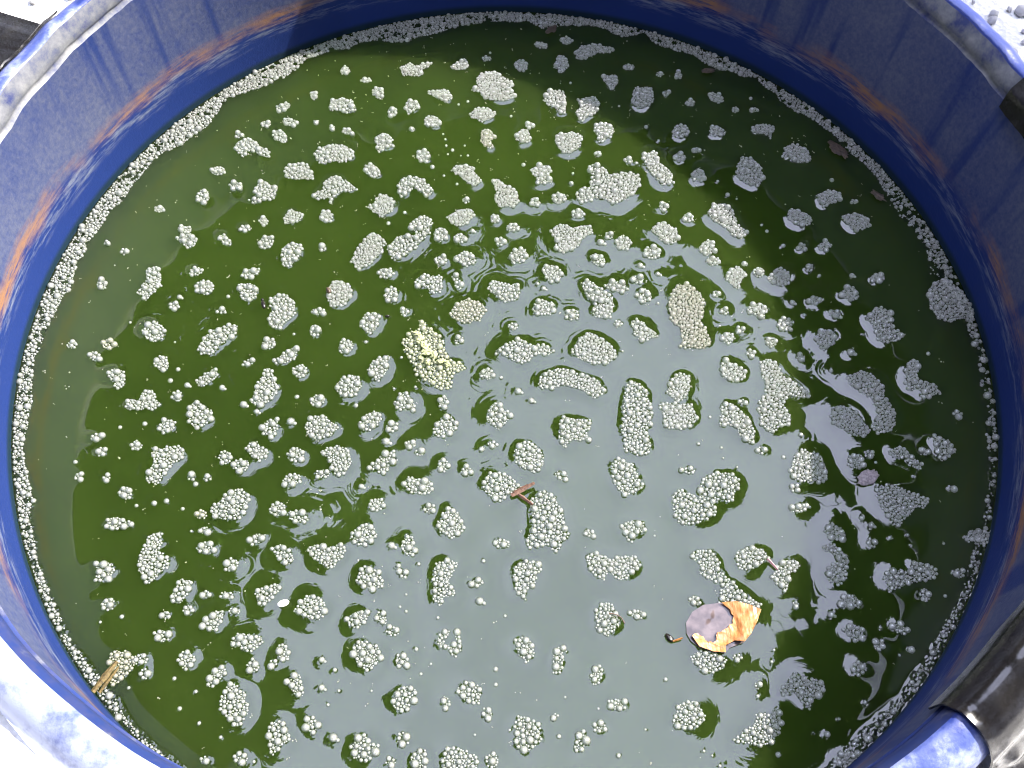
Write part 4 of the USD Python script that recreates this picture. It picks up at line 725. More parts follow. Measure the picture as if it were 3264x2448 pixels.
('', 0, [-1615,-824,-1619,-836,-1633,-841,-1648,-836,-1656,-823,-1652,-810,-1638,-805,-1622,-811]),
('', 0, [2322,-727,2313,-739,2297,-743,2283,-738,2279,-726,2288,-715,2305,-710,2319,-715]),
('', 0, [-596,1671,-601,1657,-614,1652,-627,1658,-633,1671,-628,1685,-615,1690,-602,1685]),
('', 0, [1357,-407,1348,-417,1330,-421,1313,-416,1308,-407,1316,-397,1334,-393,1351,-398]),
('', 0, [2419,-948,2409,-957,2390,-961,2373,-956,2368,-947,2378,-937,2397,-934,2414,-938]),
('', 0, [-1722,-1566,-1726,-1577,-1741,-1581,-1757,-1577,-1765,-1566,-1760,-1555,-1746,-1550,-1730,-1555]),
('', 0, [1491,546,1484,534,1470,529,1457,534,1453,546,1460,559,1474,564,1487,558]),
('', 0, [-1536,-1467,-1541,-1478,-1554,-1483,-1568,-1478,-1575,-1467,-1571,-1455,-1558,-1451,-1544,-1456]),
('', 0, [2265,1024,2257,1014,2242,1010,2229,1014,2225,1025,2233,1035,2248,1040,2261,1035]),
('', 0, [-1707,-820,-1710,-832,-1721,-837,-1733,-832,-1740,-819,-1737,-807,-1726,-801,-1713,-807]),
('', 0, [-134,-678,-139,-690,-151,-694,-163,-689,-168,-677,-163,-666,-151,-661,-139,-666]),
('', 0, [-1239,1739,-1243,1727,-1254,1723,-1267,1728,-1272,1739,-1268,1751,-1257,1756,-1245,1751]),
('', 0, [-1434,-2251,-1438,-2261,-1450,-2266,-1464,-2261,-1470,-2250,-1467,-2240,-1454,-2236,-1441,-2240]),
('', 0, [1127,-1822,1120,-1832,1106,-1836,1093,-1831,1089,-1822,1096,-1812,1110,-1809,1123,-1813]),
('', 0, [-2442,752,-2447,744,-2461,740,-2476,744,-2484,752,-2480,761,-2465,764,-2450,760]),
('', 0, [-1164,-1814,-1167,-1825,-1179,-1829,-1191,-1824,-1197,-1814,-1193,-1803,-1182,-1799,-1169,-1804]),
('', 0, [211,-2087,206,-2095,192,-2099,179,-2095,174,-2086,180,-2077,193,-2074,206,-2078]),
('', 0, [1206,-1957,1201,-1967,1190,-1971,1181,-1966,1179,-1956,1184,-1946,1195,-1942,1204,-1946]),
('', 0, [1457,-1562,1452,-1570,1441,-1573,1432,-1570,1429,-1562,1434,-1554,1445,-1551,1454,-1555]),
('', 0, [1999,-1795,1993,-1803,1982,-1806,1973,-1803,1971,-1795,1977,-1788,1987,-1785,1996,-1788]),
]
BUBBLES = [
('lone bubble, third one left of the small yellowish crooked patch', -380, 1526, 9),
('lone bubble upper right of the winged upper left patch', -386, 1580, 8),
('lone bubble, second one lower left of the lens shaped upper patch', -402, 1628, 8),
('lone bubble, second one upper right of the boomerang shaped patch', -368, 1452, 8),
('lone bubble, second one left of the small yellowish crooked patch', -338, 1485, 12),
('lone bubble left of the small yellowish crooked patch', -257, 1525, 8),
('lone bubble lower left of the small yellowish crooked patch', -236, 1438, 9),
('lone bubble, second one lower left of the small yellowish crooked patch', -282, 1438, 6),
('lone bubble right of the lens shaped upper patch', 55, 1783, 10),
('lone bubble upper left of the lens shaped upper patch', -238, 1920, 11),
('lone bubble lower right of the flat cap patch at the top', -301, 1892, 9),
('lone bubble upper right of the boomerang shaped patch', -468, 1341, 16),
('lone bubble right of the boomerang shaped patch', -391, 1269, 9),
('lone bubble below the squarish grey top patch', 962, 1677, 15),
('lone bubble above the long slanting bluish patch', 1034, 1553, 12),
('lone bubble lower left of the long dim strip by the far wall', 472, 2087, 10),
('lone bubble left of the squarish grey top patch', 794, 1868, 9),
('lone bubble above the hooked patch of the slanting pair', -635, 969, 12),
('lone bubble upper left of the hooked patch of the slanting pair', -734, 885, 14),
('lone bubble left of the small headed patch', -305, 1198, 10),
('lone bubble upper right of the small headed patch', 128, 1355, 15),
('lone bubble left of the large patch crowning the sky reflection', 434, 1196, 16),
('lone bubble below the half sunlit upper patch', 449, 1280, 9),
('lone bubble right of the wide knobbly patch', 594, 719, 25),
('lone bubble lower left of the small headed patch', -205, 818, 17),
('lone bubble left of the long slanting bluish patch', 869, 1361, 12),
('lone bubble above the broad dim shell shaped patch', -82, 2384, 10),
('lone bubble lower right of the long grey pale rimmed patch', 1733, 683, 14),
('lone bubble, second one right of the long grey pale rimmed patch', 1648, 797, 12),
('lone bubble right of the long grey pale rimmed patch', 1621, 846, 9),
('lone bubble above the long grey pale rimmed patch', 1437, 1090, 16),
('lone bubble lower right of the fan shaped grey patch', 2133, 1204, 16),
('lone bubble left of the egg shaped grey patch', 1386, 1202, 11),
('lone bubble upper right of the long grey pale rimmed patch', 1492, 1058, 8),
('lone bubble above the egg shaped grey patch', 1705, 1931, 13),
('lone bubble lower left of the sausage shaped patch', -1894, -151, 14),
('lone bubble upper right of the fish shaped patch', -1927, -224, 16),
('lone bubble above the pointed top patch', -1826, -255, 18),
('lone bubble upper right of the pointed top patch', -1627, -273, 18),
('lone bubble lower left of the tall leaning patch', -1492, -383, 22),
('lone bubble below the tall leaning patch', -1413, -430, 17),
('lone bubble right of the tall leaning patch', -1197, -338, 14),
('lone bubble lower right of the tall leaning patch', -1217, -493, 24),
('lone bubble lower left of the fish shaped patch', -2160, -515, 12),
('lone bubble left of the axe shaped patch', -2365, -721, 13),
('lone bubble lower right of the axe shaped patch', -1693, -860, 15),
('lone bubble above the tall pointed lower left patch', -1898, -967, 16),
('lone bubble below the axe shaped patch', -1835, -955, 15),
('lone bubble left of the large half moon patch', -1742, -1000, 11),
('lone bubble lower left of the axe shaped patch', -1990, -979, 11),
('lone bubble lower right of the upright strip near the left wall', -1960, 346, 17),
('lone bubble lower left of the upright strip near the left wall', -2224, 171, 9),
('lone bubble left of the sausage shaped patch', -1940, 32, 7),
('lone bubble lower right of the patch with the black beetle', -1253, 78, 9),
('lone bubble right of the upright strip near the left wall', -2099, 435, 17),
('lone bubble above the sausage shaped patch', -1670, 346, 13),
('lone bubble below the fish shaped patch', -2026, -496, 15),
('lone bubble upper right of the boot shaped patch', 826, 542, 21),
('lone bubble lower left of the long grey pale rimmed patch', 929, 478, 17),
('lone bubble below the hat shaped patch', 57, -320, 21),
('lone bubble lower left of the bridge shaped patch', 130, -381, 19),
('lone bubble right of the large half moon patch', -801, -887, 17),
('lone bubble lower left of the patch left of the bark chip', -333, -1021, 15),
('lone bubble upper left of the tall peanut patch', 909, 265, 11),
('lone bubble lower left of the hat shaped patch', -39, -229, 12),
('lone bubble lower left of the large yellow stained patch', -529, -283, 9),
('lone bubble, second one lower left of the large yellow stained patch', -651, -291, 7),
('lone bubble lower left of the tiny black seed', -827, 18, 11),
('lone bubble left of the large yellow stained patch', -615, -89, 9),
('lone bubble right of the plump dome shaped patch', 671, -64, 9),
('lone bubble, second one right of the tall leaning patch', -860, -397, 14),
('lone bubble left of the patch left of the bark chip', -680, -624, 24),
('lone bubble lower left of the wide knobbly patch', 190, 415, 13),
('lone bubble left of the boot shaped patch', 226, 379, 17),
('lone bubble upper left of the grey two lobed right patch', 2120, 452, 17),
('lone bubble right of the tall peanut patch', 1722, 260, 18),
('lone bubble, second one upper left of the grey two lobed right patch', 1921, 457, 11),
('lone bubble, second one lower left of the grey two lobed right patch', 2009, -90, 24),
('lone bubble upper left of the large grey arched patch', 1871, -209, 13),
('lone bubble left of the grey two lobed right patch', 1778, 172, 11),
('lone bubble above the dim wavy strip at right', 2463, -103, 13),
('lone bubble upper left of the heart shaped patch', 1508, -748, 12),
('lone bubble below the heart shaped patch', 1588, -1033, 17),
('lone bubble right of the tall upright column', 1048, -662, 11),
('lone bubble lower left of the leaning club shaped patch', 1174, -685, 9),
('lone bubble left of the leaning club shaped patch', 1132, -497, 10),
('lone bubble above the heart shaped patch', 1628, -614, 14),
('lone bubble left of the heart shaped patch', 1244, -804, 8),
('lone bubble lower left of the grey two lobed right patch', 2108, 33, 9),
('lone bubble below the leaning club shaped patch', 1175, -748, 7),
('lone bubble upper right of the large grey wedge', 2199, -872, 10),
('lone bubble upper right of the pink fleck at right edge of sky reflection', 2013, -787, 9),
('lone bubble above the straw tipped patch', -1962, -1570, 12),
('lone bubble lower left of the large pear shaped patch', -1393, -2150, 9),
('lone bubble, second one lower left of the large pear shaped patch', -1504, -2085, 10),
('lone bubble left of the large pear shaped patch', -1540, -1939, 10),
('lone bubble right of the straw tipped patch', -1653, -1876, 11),
('lone bubble lower right of the straw tipped patch', -1606, -2017, 12),
('lone bubble left of the large acorn shaped patch', -943, -1799, 17),
('lone bubble lower left of the large acorn shaped patch', -875, -1849, 12),
('lone bubble right of the large pear shaped patch', -933, -1932, 18),
('lone bubble left of the wide patch at the bottom edge', -860, -2162, 22),
('lone bubble, second one lower left of the large acorn shaped patch', -849, -1947, 9),
('lone bubble, second one right of the large pear shaped patch', -897, -2011, 9),
('lone bubble upper right of the tall pointed lower left patch', -1679, -1125, 8),
('lone bubble upper left of the straw tipped patch', -2065, -1595, 8),
('lone bubble below the straw tipped patch', -1867, -1916, 9),
('lone bubble below the large pear shaped patch', -1224, -2261, 9),
('lone bubble, second one upper left of the upright rectangular patch', -625, -1221, 21),
('lone bubble lower right of the upright rectangular patch', -165, -1521, 22),
('lone bubble upper right of the upright rectangular patch', -145, -1311, 11),
('lone bubble left of the open ring shaped patch', -480, -1755, 12),
('lone bubble lower right of the open ring shaped patch', -87, -1858, 14),
('lone bubble upper left of the large glinting bottom patch', -87, -1931, 11),
('lone bubble right of the large glinting bottom patch', 211, -2174, 12),
('lone bubble lower left of the round glinting patch', 488, -2264, 13),
('lone bubble upper right of the wide patch at the bottom edge', -189, -2160, 7),
('lone bubble left of the large glinting bottom patch', -23, -2142, 7),
('lone bubble, second one lower left of the open ring shaped patch', -453, -1874, 9),
('lone bubble below the large acorn shaped patch', -691, -1950, 7),
('lone bubble lower left of the open ring shaped patch', -405, -1827, 7),
('lone bubble upper left of the open ring shaped patch', -376, -1600, 9),
('lone bubble lower left of the tapering patch', -37, -1597, 9),
('lone bubble lower left of the upright rectangular patch', -536, -1566, 9),
('lone bubble upper right of the large acorn shaped patch', -568, -1542, 8),
('lone bubble upper left of the upright rectangular patch', -481, -1322, 11),
('lone bubble left of the upright rectangular patch', -539, -1479, 7),
('lone bubble below the narrow crooked strip', 249, -1995, 7),
('lone bubble lower right of the narrow crooked strip', 407, -2051, 7),
('lone bubble left of the round glinting patch', 626, -2150, 7),
('lone bubble, second one left of the upright rectangular patch', -584, -1329, 14),
('lone bubble below the small curled black leaf scrap', 744, -1920, 11),
('lone bubble upper right of the butterfly shaped patch', 758, -1187, 7),
('lone bubble lower right of the long grey lower right patch', 2219, -1531, 10),
('lone bubble upper left of the clump at the lower right ring', 1493, -2186, 16),
('lone bubble lower right of the large grey bottom wedge', 1244, -2273, 13),
('lone bubble right of the grey branching patch', 1703, -2045, 11),
('lone bubble lower left of the large grey bottom wedge', 962, -2317, 9),
('lone bubble below the grey curved edge patch', 1615, -1616, 19),
('lone bubble above the large grey bottom wedge', 1185, -2007, 11),
('lone bubble lower right of the round glinting patch', 893, -2251, 9),
('lone bubble, second one lower right of the round glinting patch', 931, -2272, 7),
('lone bubble below the pink fleck at right edge of sky reflection', 1873, -1106, 15),
('lone bubble lower left of the large grey wedge', 1915, -1148, 18),
('lone bubble below the large grey wedge', 2096, -1204, 11),
('lone bubble upper left of the long grey lower right patch', 1999, -1219, 11),
('lone bubble upper right of the long grey lower right patch', 2278, -1253, 8),
('lone bubble above the long grey lower right patch', 2104, -1263, 8),
('lone bubble lower left of the long grey lower right patch', 1852, -1686, 8),
('lone bubble below the long grey lower right patch', 1920, -1824, 7),
('lone bubble upper left of the grey branching patch', 1278, -1844, 9),
('lone bubble lower right of the orange leaf', 1298, -1788, 8),
('lone bubble lower right of the grey branching patch', 1561, -2117, 7),
]
RING = [(-179.2,5.6),(-176.8,6.9),(-173.7,8.0),(-169.7,7.8),(-166.7,5.0),(-159.8,8.3),(-157.9,4.7),(-155.1,6.2),(-153.1,4.1),(-149.8,4.0),(-146.0,4.3),(-143.1,3.2),(-138.5,4.1),(-134.5,5.2),(-131.9,2.8),(-53.8,4.7),(-50.4,6.0),(-46.9,2.6),(-44.2,4.9),(-41.2,4.2),(-37.5,4.1),(-34.0,2.6),(-30.3,4.1),(-27.5,4.6),(-20.1,3.4),(-16.8,4.6),(-13.9,5.2),(-9.8,3.8),(-6.8,6.1),(-2.3,4.3),(0.7,5.3),(3.0,6.0),(6.4,7.5),(11.3,11.3),(15.0,8.4),(18.5,11.7),(23.7,10.0),(26.8,6.6),(31.7,9.1),(34.7,7.0),(39.0,7.2),(43.5,9.9),(47.7,7.6),(50.3,2.6),(51.6,6.5),(55.9,11.5),(60.8,9.1),(65.9,9.2),(68.4,2.3),(70.7,11.7),(75.5,7.1),(79.5,9.5),(83.7,14.2),(86.1,8.1),(90.8,10.5),(95.6,11.9),(100.3,14.1),(105.0,18.6),(109.8,11.5),(113.5,11.4),(116.3,11.2),(121.1,10.6),(125.0,18.1),(129.8,11.4),(133.8,8.2),(136.7,16.1),(141.2,15.6),(145.3,12.1),(149.3,11.0),(152.6,11.8),(156.1,12.5),(160.6,11.1),(163.6,11.4),(168.1,11.0),(171.0,12.9),(174.0,10.8),(177.8,9.5)]

# ---------------------------------------------------------------- water with the menisci of foam and wall
polys = [(lab, tint, np.array(q, float).reshape(-1, 2) * 1e-4) for lab, tint, q in PATCHES]
def rounded(w, seed):
    """A closed smooth outline with some fine unevenness."""
    p = Polygon(w).buffer(0)
    if p.geom_type != 'Polygon': p = max(p.geoms, key=lambda g: g.area)
    p = p.buffer(0.0006).buffer(-0.0009).buffer(0.0006)
    if p.is_empty or p.geom_type != 'Polygon': return p
    q = np.array(p.segmentize(0.0006).exterior.coords)[:-1]
    t = np.roll(q, -1, 0) - np.roll(q, 1, 0); t /= np.linalg.norm(t, axis=1)[:, None] + 1e-12
    k = meshkit.fbm(np.column_stack([q * 420, np.full(len(q), seed * 3.7)]), 3, 4) - .5
    s_ = min(1.0, math.sqrt(p.area) / 0.012)
    return Polygon(q + np.stack([t[:, 1], -t[:, 0]], 1) * (k * 0.0030 * s_)[:, None]).buffer(0)
shapes = [rounded(w, i) for i, (_, _, w) in enumerate(polys)]
STEP = 0.00062
NG = int(2 * 0.2815 / STEP) + 1
gx = (np.arange(NG) - (NG - 1) / 2) * STEP
GX, GY = np.meshgrid(gx, gx)
GR, GT = np.hypot(GX, GY), np.arctan2(GY, GX)
mask = np.zeros((NG, NG), np.float32)
def cells(x0, x1):
    return max(0, int((x0 - gx[0]) / STEP)), min(NG, int((x1 - gx[0]) / STEP) + 2)
for s in shapes:
    if s.is_empty: continue
    x0, y0, x1, y1 = s.bounds; i0, i1 = cells(x0, x1); j0, j1 = cells(y0, y1)
    mask[j0:j1, i0:i1] = np.maximum(mask[j0:j1, i0:i1], contains_xy(s, GX[j0:j1, i0:i1], GY[j0:j1, i0:i1]))
for _, x, y, r in BUBBLES:
    x, y, r = x * 1e-4, y * 1e-4, r * 1e-4
    i0, i1 = cells(x - r, x + r); j0, j1 = cells(y - r, y + r)
    mask[j0:j1, i0:i1] = np.maximum(mask[j0:j1, i0:i1], np.hypot(GX[j0:j1, i0:i1] - x, GY[j0:j1, i0:i1] - y) < r)
ring_w = per_angle(RING)
ringw_noise = lambda th, s=0: (0.75 + 0.6 * meshkit.fbm(np.stack([np.cos(th) * 22, np.sin(th) * 22, np.zeros_like(th) + s], -1), 3))
ring_r = 0.2795 - ring_w(GT) * 1e-3 * ringw_noise(GT)
patch_mask = mask.copy()
ring_mask = (GR > ring_r).astype(np.float32)
CAP = 0.0027
kr = np.arange(-22, 23) * STEP; KX, KY = np.meshgrid(kr, kr); K = np.exp(-np.hypot(KX, KY) / CAP); K /= K.sum()
conv = fftconvolve(mask, K, 'same')
H = 0.0011 * np.tanh(1.7 * np.clip(conv, 0, 1))
K2 = np.exp(-np.hypot(KX, KY) / 0.0011); K2 /= K2.sum()
H = np.maximum(H, 0.00035 * np.tanh(1.7 * np.clip(fftconvolve(ring_mask, K2, 'same'), 0, 1)))
mask = np.maximum(mask, ring_mask)
# the thin scum film between the patches is puckered
D = distance_transform_edt(patch_mask < .5) * STEP
NZ = meshkit.fbm(np.stack([GX * 90, GY * 90, np.zeros_like(GX)], -1).reshape(-1, 3), 3, 3).reshape(NG, NG)
NZ2 = meshkit.fbm(np.stack([GX * 28, GY * 28, np.ones_like(GX)], -1).reshape(-1, 3), 2, 9).reshape(NG, NG)
calm = np.exp(-(((GX - .0) / .13) ** 2 + ((GY + .01) / .11) ** 2))
for d0, a in ((0.0045, 0.10), (0.0072, 0.10)):
    H += a * 1e-3 * np.exp(-((D - d0 - 0.0035 * (NZ - .5)) / 0.0007) ** 2) * smoothstep(.45, .6, NZ2) * calm
gy, gxx = np.gradient(gaussian_filter(D, 1.2), STEP)
crease = gaussian_filter(np.clip(1 - np.hypot(gxx, gy), 0, 1) * (D > .0035), 1.3)
H += 0.00030 * smoothstep(.25, .8, crease) * smoothstep(.40, .55, NZ2) * calm
H = gaussian_filter(H, 0.7)
H += np.where(mask > .5, 0.0007 * (RNG.random((NG, NG)) - .5), 0)      # dented under the bubbles
H = gaussian_filter(H, 0.55)
ok = GR < 0.2812
idx = -np.ones((NG, NG), int); idx[ok] = np.arange(ok.sum())
q = np.stack([idx[:-1, :-1], idx[:-1, 1:], idx[1:, 1:], idx[1:, :-1]], -1).reshape(-1, 4); q = q[(q >= 0).all(1)]
wv = np.stack([GX[ok], GY[ok], H[ok]], 1)
tag(obj('water', (wv, q), M_water, smooth=True), kind='structure')
def height(x, y):
    i = np.clip(np.round((np.asarray(x) - gx[0]) / STEP).astype(int), 0, NG - 1); j = np.clip(np.round((np.asarray(y) - gx[0]) / STEP).astype(int), 0, NG - 1)
    return H[j, i]

# ---------------------------------------------------------------- bubbles
def dome(nseg=10, low=-0.35):
    lat = np.linspace(math.asin(low), math.pi / 2, 5)[:-1]; v = []
    for k, l in enumerate(lat):
        v += [(math.cos(l) * math.cos(t), math.cos(l) * math.sin(t), math.sin(l)) for t in np.linspace(0, 2 * np.pi, nseg, endpoint=False) + k * .3]
    v.append((0, 0, 1)); f = []
    for i in range(3):
        for j in range(nseg):
            a, b, c, d = i * nseg + j, i * nseg + (j + 1) % nseg, (i + 1) * nseg + (j + 1) % nseg, (i + 1) * nseg + j
            f += [[a, b, c], [a, c, d]]
    f += [[3 * nseg + j, 3 * nseg + (j + 1) % nseg, 4 * nseg] for j in range(nseg)]
    return np.array(v), np.array(f)
DV, DF = dome()
DV2, DF2 = dome(7)
def bubble_mesh(c, small=False):
    """c: rows of x, y, z, r"""
    V, Fc = (DV2, DF2) if small else (DV, DF)
    v = (c[:, None, :3] + V[None] * c[:, None, 3:4]).reshape(-1, 3)
    f = (Fc[None] + (np.arange(len(c)) * len(V))[:, None, None]).reshape(-1, 3)
    n = np.tile(V, (len(c), 1))
    return v, f, n
def put_bubbles(name, c, m, parent='/World', small=False):
    v, f, n = bubble_mesh(np.asarray(c, float), small)
    g = usdkit.mesh(stage, numbered(parent, name), (v, f), m, False)
    g.CreateNormalsAttr(Vt.Vec3fArray.FromNumpy(n.astype(np.float32))); g.SetNormalsInterpolation('vertex')
    return g.GetPrim()
def pack(inside_fn, box, area, rng, big=1.0, heap=0.0, cap=900):
    """Dart throwing, big bubbles first."""
    pts = np.zeros((0, 3)); x0, y0, x1, y1 = box
    for r, tries in ((0.0022 * big, .05), (0.0017 * big, .25), (0.00135 * big, .8), (0.00108 * big, 3), (0.0008 * big, 5), (0.00055, 8), (0.00038, 5)):
        m = min(5000, int(tries * area / (r * r)) + 6)
        X = rng.uniform((x0, y0), (x1, y1), (m, 2)); X = X[inside_fn(X)]
        R = r * rng.uniform(.85, 1.15, len(X))
        for p, rr in zip(X, R):
            if len(pts):
                d = (pts[:, 0] - p[0]) ** 2 + (pts[:, 1] - p[1]) ** 2
                if (d < ((pts[:, 2] + rr) * .9) ** 2).any(): continue
            pts = np.vstack([pts, [p[0], p[1], rr]])
            if len(pts) > cap: return pts
    return pts
left_over = []
for i, ((lab, tint, w), s) in enumerate(zip(polys, shapes)):
    if s.is_empty: continue
    rng = np.random.default_rng(100 + i)
    edge = s.buffer(-0.0001)
    if edge.is_empty or edge.area < 2e-6: edge = s
    pts = pack(lambda X: contains_xy(edge, X[:, 0], X[:, 1]), edge.bounds, edge.area, rng, 0.75 + .2 * rng.random())
    if not len(pts): continue
    z = height(pts[:, 0], pts[:, 1]) + pts[:, 2] * rng.uniform(-.05, .3, len(pts))
    c = np.column_stack([pts[:, :2], z, pts[:, 2]])
    if lab:
        tag(put_bubbles('foam_patch', c, M_foam[tint]), lab, 'foam patch', 'foam patches floating on the water')
    else:
        left_over.append(c)
tag(put_bubbles('foam_flecks', np.vstack(left_over), M_foam[0], small=True), 'tiny foam flecks scattered between the larger foam patches', 'foam', kind='stuff')
for lab, x, y, r in BUBBLES:
    x, y, r = x * 1e-4, y * 1e-4, r * 1e-4
    c = [[x, y, float(height(x, y)) * .6, r]]
    if r > 0.0016: c += [[x + r * 1.0, y - r * .5, float(height(x, y)) * .6, r * .5]]
    tag(put_bubbles('bubble', c, M_foam[0]), lab, 'bubble', 'lone bubbles floating on the water')
# ring of bubbles along the wall
rng = np.random.default_rng(5)
pts = []
for a in np.arange(-180, 180, 3.0):
    t0, t1 = math.radians(a), math.radians(a + 3.0)
    def ins(X):
        t = np.arctan2(X[:, 1], X[:, 0]); r = np.hypot(X[:, 0], X[:, 1])
        d = (t - t0) % (2 * math.pi)
        return (d < t1 - t0) & (r < .2792) & (r > 0.2795 - ring_w(t) * 1e-3 * ringw_noise(t) + .0006)
    tm = (t0 + t1) / 2; b = np.array([[r_ * math.cos(t), r_ * math.sin(t)] for r_ in (.255, .281) for t in (t0, tm, t1)])
    q_ = pack(ins, (*b.min(0), *b.max(0)), 0.015 * .01, rng, 0.95)
    if len(q_): pts.append(q_)
pts = np.vstack(pts); an = np.degrees(np.arctan2(pts[:, 1], pts[:, 0]))
pts = pts[rng.random(len(pts)) > np.where((an > -70) & (an < 25), .42, .1) * (.4 + 1.2 * meshkit.fbm(np.stack([pts[:, 0] * 60, pts[:, 1] * 60, pts[:, 0] * 0], -1), 2))]; z = height(pts[:, 0], pts[:, 1]) + pts[:, 2] * rng.uniform(-.2, .3, len(pts))
tag(put_bubbles('foam_ring', np.column_stack([pts[:, :2], z, pts[:, 2]]), M_foam[0], small=True), 'ring of small bubbles lining the inner wall at the waterline', 'foam', kind='stuff')
# fine specks
rng = np.random.default_rng(8); c = []
while len(c) < 1100:
    a, r = rng.uniform(-math.pi, math.pi), .268 * math.sqrt(rng.random()); x, y = r * math.cos(a), r * math.sin(a)
    k = 0.9 if (x < -.04 or y > .08) else 0.35
    if rng.random() > k or patch_mask[int((y - gx[0]) / STEP), int((x - gx[0]) / STEP)]: continue
    s = rng.choice([.00025, .00035, .0005], p=[.5, .35, .15])
    for q_ in range(rng.integers(1, 4)):
        c.append([x + rng.normal(0, s * 1.6), y + rng.normal(0, s * 1.6), float(height(x, y)), s * rng.uniform(.6, 1.1)])
tag(put_bubbles('specks', c, M_foam[2], small=True), 'fine pale specks drifting on the water', 'specks', kind='stuff')

# ---------------------------------------------------------------- things lying on the water
def mm(p): return np.array(p, float) / 1000
def sheet(poly_mm, thick, zfun, res=0.0009):
    """A thin curved sheet with the given outline."""
    P = Polygon(mm(poly_mm)).buffer(0.0004).buffer(-0.0004)
    tri_v, tri_f = trimesh.creation.triangulate_polygon(P.segmentize(res), engine='earcut')
    m = trimesh.Trimesh(np.column_stack([tri_v, np.zeros(len(tri_v))]), tri_f, process=False)
    for _ in range(3):
        m = m.subdivide_to_size(res * 1.6, max_iter=12) if hasattr(m, 'subdivide_to_size') else m.subdivide()
        break
    m.merge_vertices()
    v = np.array(m.vertices); v[:, 2] = zfun(v[:, 0], v[:, 1]); f = np.array(m.faces)
    nrm = np.cross(v[f[:, 1]] - v[f[:, 0]], v[f[:, 2]] - v[f[:, 0]])
    if nrm[:, 2].sum() < 0: f = f[:, ::-1]
    e = np.vstack([f[:, [0, 1]], f[:, [1, 2]], f[:, [2, 0]]]); key = np.sort(e, 1)
    u, inv, cnt = np.unique(key, axis=0, return_inverse=True, return_counts=True)
    be = e[cnt[inv.ravel()] == 1]; N = len(v)
    S = np.vstack([np.column_stack([be[:, 0], be[:, 0] + N, be[:, 1]]), np.column_stack([be[:, 1], be[:, 0] + N, be[:, 1] + N])])[:, ::-1]
    return np.vstack([v, v - [0, 0, thick]]), np.vstack([f, f[:, ::-1] + N, S[:, ::-1]])
M_leaf_o = mat('dry_orange_leaf', {
    'g': ('geometry', {}), 'n': ('noise_texture', {'scale': 160, 'detail': 6, 'roughness': 0.65}),
    'mp': ('mapping', {'rotation': (0, 0, 0.6), 'scale': (900, 120, 300)}), 'w': ('noise_texture', {'scale': 1, 'detail': 3}),
    'r': ('rgb_ramp', {'ramp': [(0.3, (0.10, 0.035, 0.01)), (0.45, (0.36, 0.14, 0.04)), (0.65, (0.52, 0.30, 0.11))]}),
    'a': ('mix', {'fac': 0.4}), 'bp': ('bump', {'strength': 0.6, 'distance': 0.0005}),
    'p': ('principled_bsdf', {'roughness': 0.4})},
    [('g.position', 'n.vector'), ('g.position', 'mp.vector'), ('mp.vector', 'w.vector'), ('n.color', 'a.color1'), ('w.color', 'a.color2'), ('a.color', 'r.fac'), ('r.color', 'p.base_color'), ('w.fac', 'bp.height'), ('bp.normal', 'p.normal')])
M_film = mat('wet_pink_leaf_skin', {
    'g': ('geometry', {}), 'n': ('noise_texture', {'scale': 140, 'detail': 5}),
    'r': ('rgb_ramp', {'ramp': [(0.35, (0.045, 0.033, 0.033)), (0.65, (0.13, 0.10, 0.10))]}),
    'p': ('principled_bsdf', {'roughness': 0.08, 'ior': 1.5})},
    [('g.position', 'n.vector'), ('n.fac', 'r.fac'), ('r.color', 'p.base_color')])
leaf = thing('dead_leaf', (0.106, -0.167, 0)); lp = str(leaf.GetPath())
tag(leaf, 'curled dead orange leaf with a pinkish wet skin floating among the foam', 'leaf')
org = np.array([.106, -.167, 0])
outer = [[87.4, -164.7], [91.1, -159.3], [97.0, -155.9], [102.6, -155.4], [106.2, -154.8], [112.9, -154.9], [119.7, -156.8], [125.3, -159.5], [122.5, -165.3], [118.5, -171.4], [114.9, -175.1], [107.6, -177.6], [104.9, -180.2], [98.9, -179.5], [92.2, -177.0], [88.7, -173.9], [87.0, -170.1]]
orange = [[106.1, -155.2], [112.9, -154.9], [119.7, -156.8], [125.3, -159.5], [122.5, -165.3], [118.5, -171.4], [114.9, -175.1], [110.3, -174.3], [105.4, -176.5], [104.9, -180.2], [98.9, -179.5], [92.2, -177.0], [89.3, -171.7], [90.8, -170.4], [92.2, -170.2], [93.5, -171.5], [95.1, -172.1], [95.8, -173.9], [97.1, -174.8], [98.2, -174.4], [99.4, -175.2], [100.8, -174.4], [101.5, -173.4], [101.4, -171.5], [102.3, -169.9], [104.0, -169.9], [106.0, -168.5], [107.6, -167.9], [109.0, -166.2], [110.7, -165.8], [110.6, -164.2], [111.6, -162.0], [110.4, -160.8], [110.0, -158.8]]
v, f = sheet(outer, 0.0006, lambda x, y: 0.0012 + 0.0004 * (meshkit.fbm(np.stack([x * 200, y * 200, x * 0], -1), 2) - .5)); obj('wet_skin', (v - org, f), M_film, lp, 40)
def leaf_z(x, y):
    r = np.hypot(x - .101, y + .166)
    return 0.0022 + 0.0024 * smoothstep(.006, .022, r) + 0.0016 * (meshkit.fbm(np.stack([x * 260, y * 260, x * 0], -1), 3) - .5)
v, f = sheet(orange, 0.0004, leaf_z); obj('blade', (v - org, f), M_leaf_o, lp, 40)
def lump(center, size, rotz, seed, rough=0.25, sub=2):
    m = trimesh.creation.icosphere(sub); v = m.vertices.copy()
    v *= (1 + rough * (meshkit.fbm(v * 2.3 + seed, 3, seed) - .5) * 2)[:, None]; v *= np.array(size)
    c, s = math.cos(rotz), math.sin(rotz); v = v @ np.array([[c, s, 0], [-s, c, 0], [0, 0, 1]])
    return v + np.array(center), m.faces
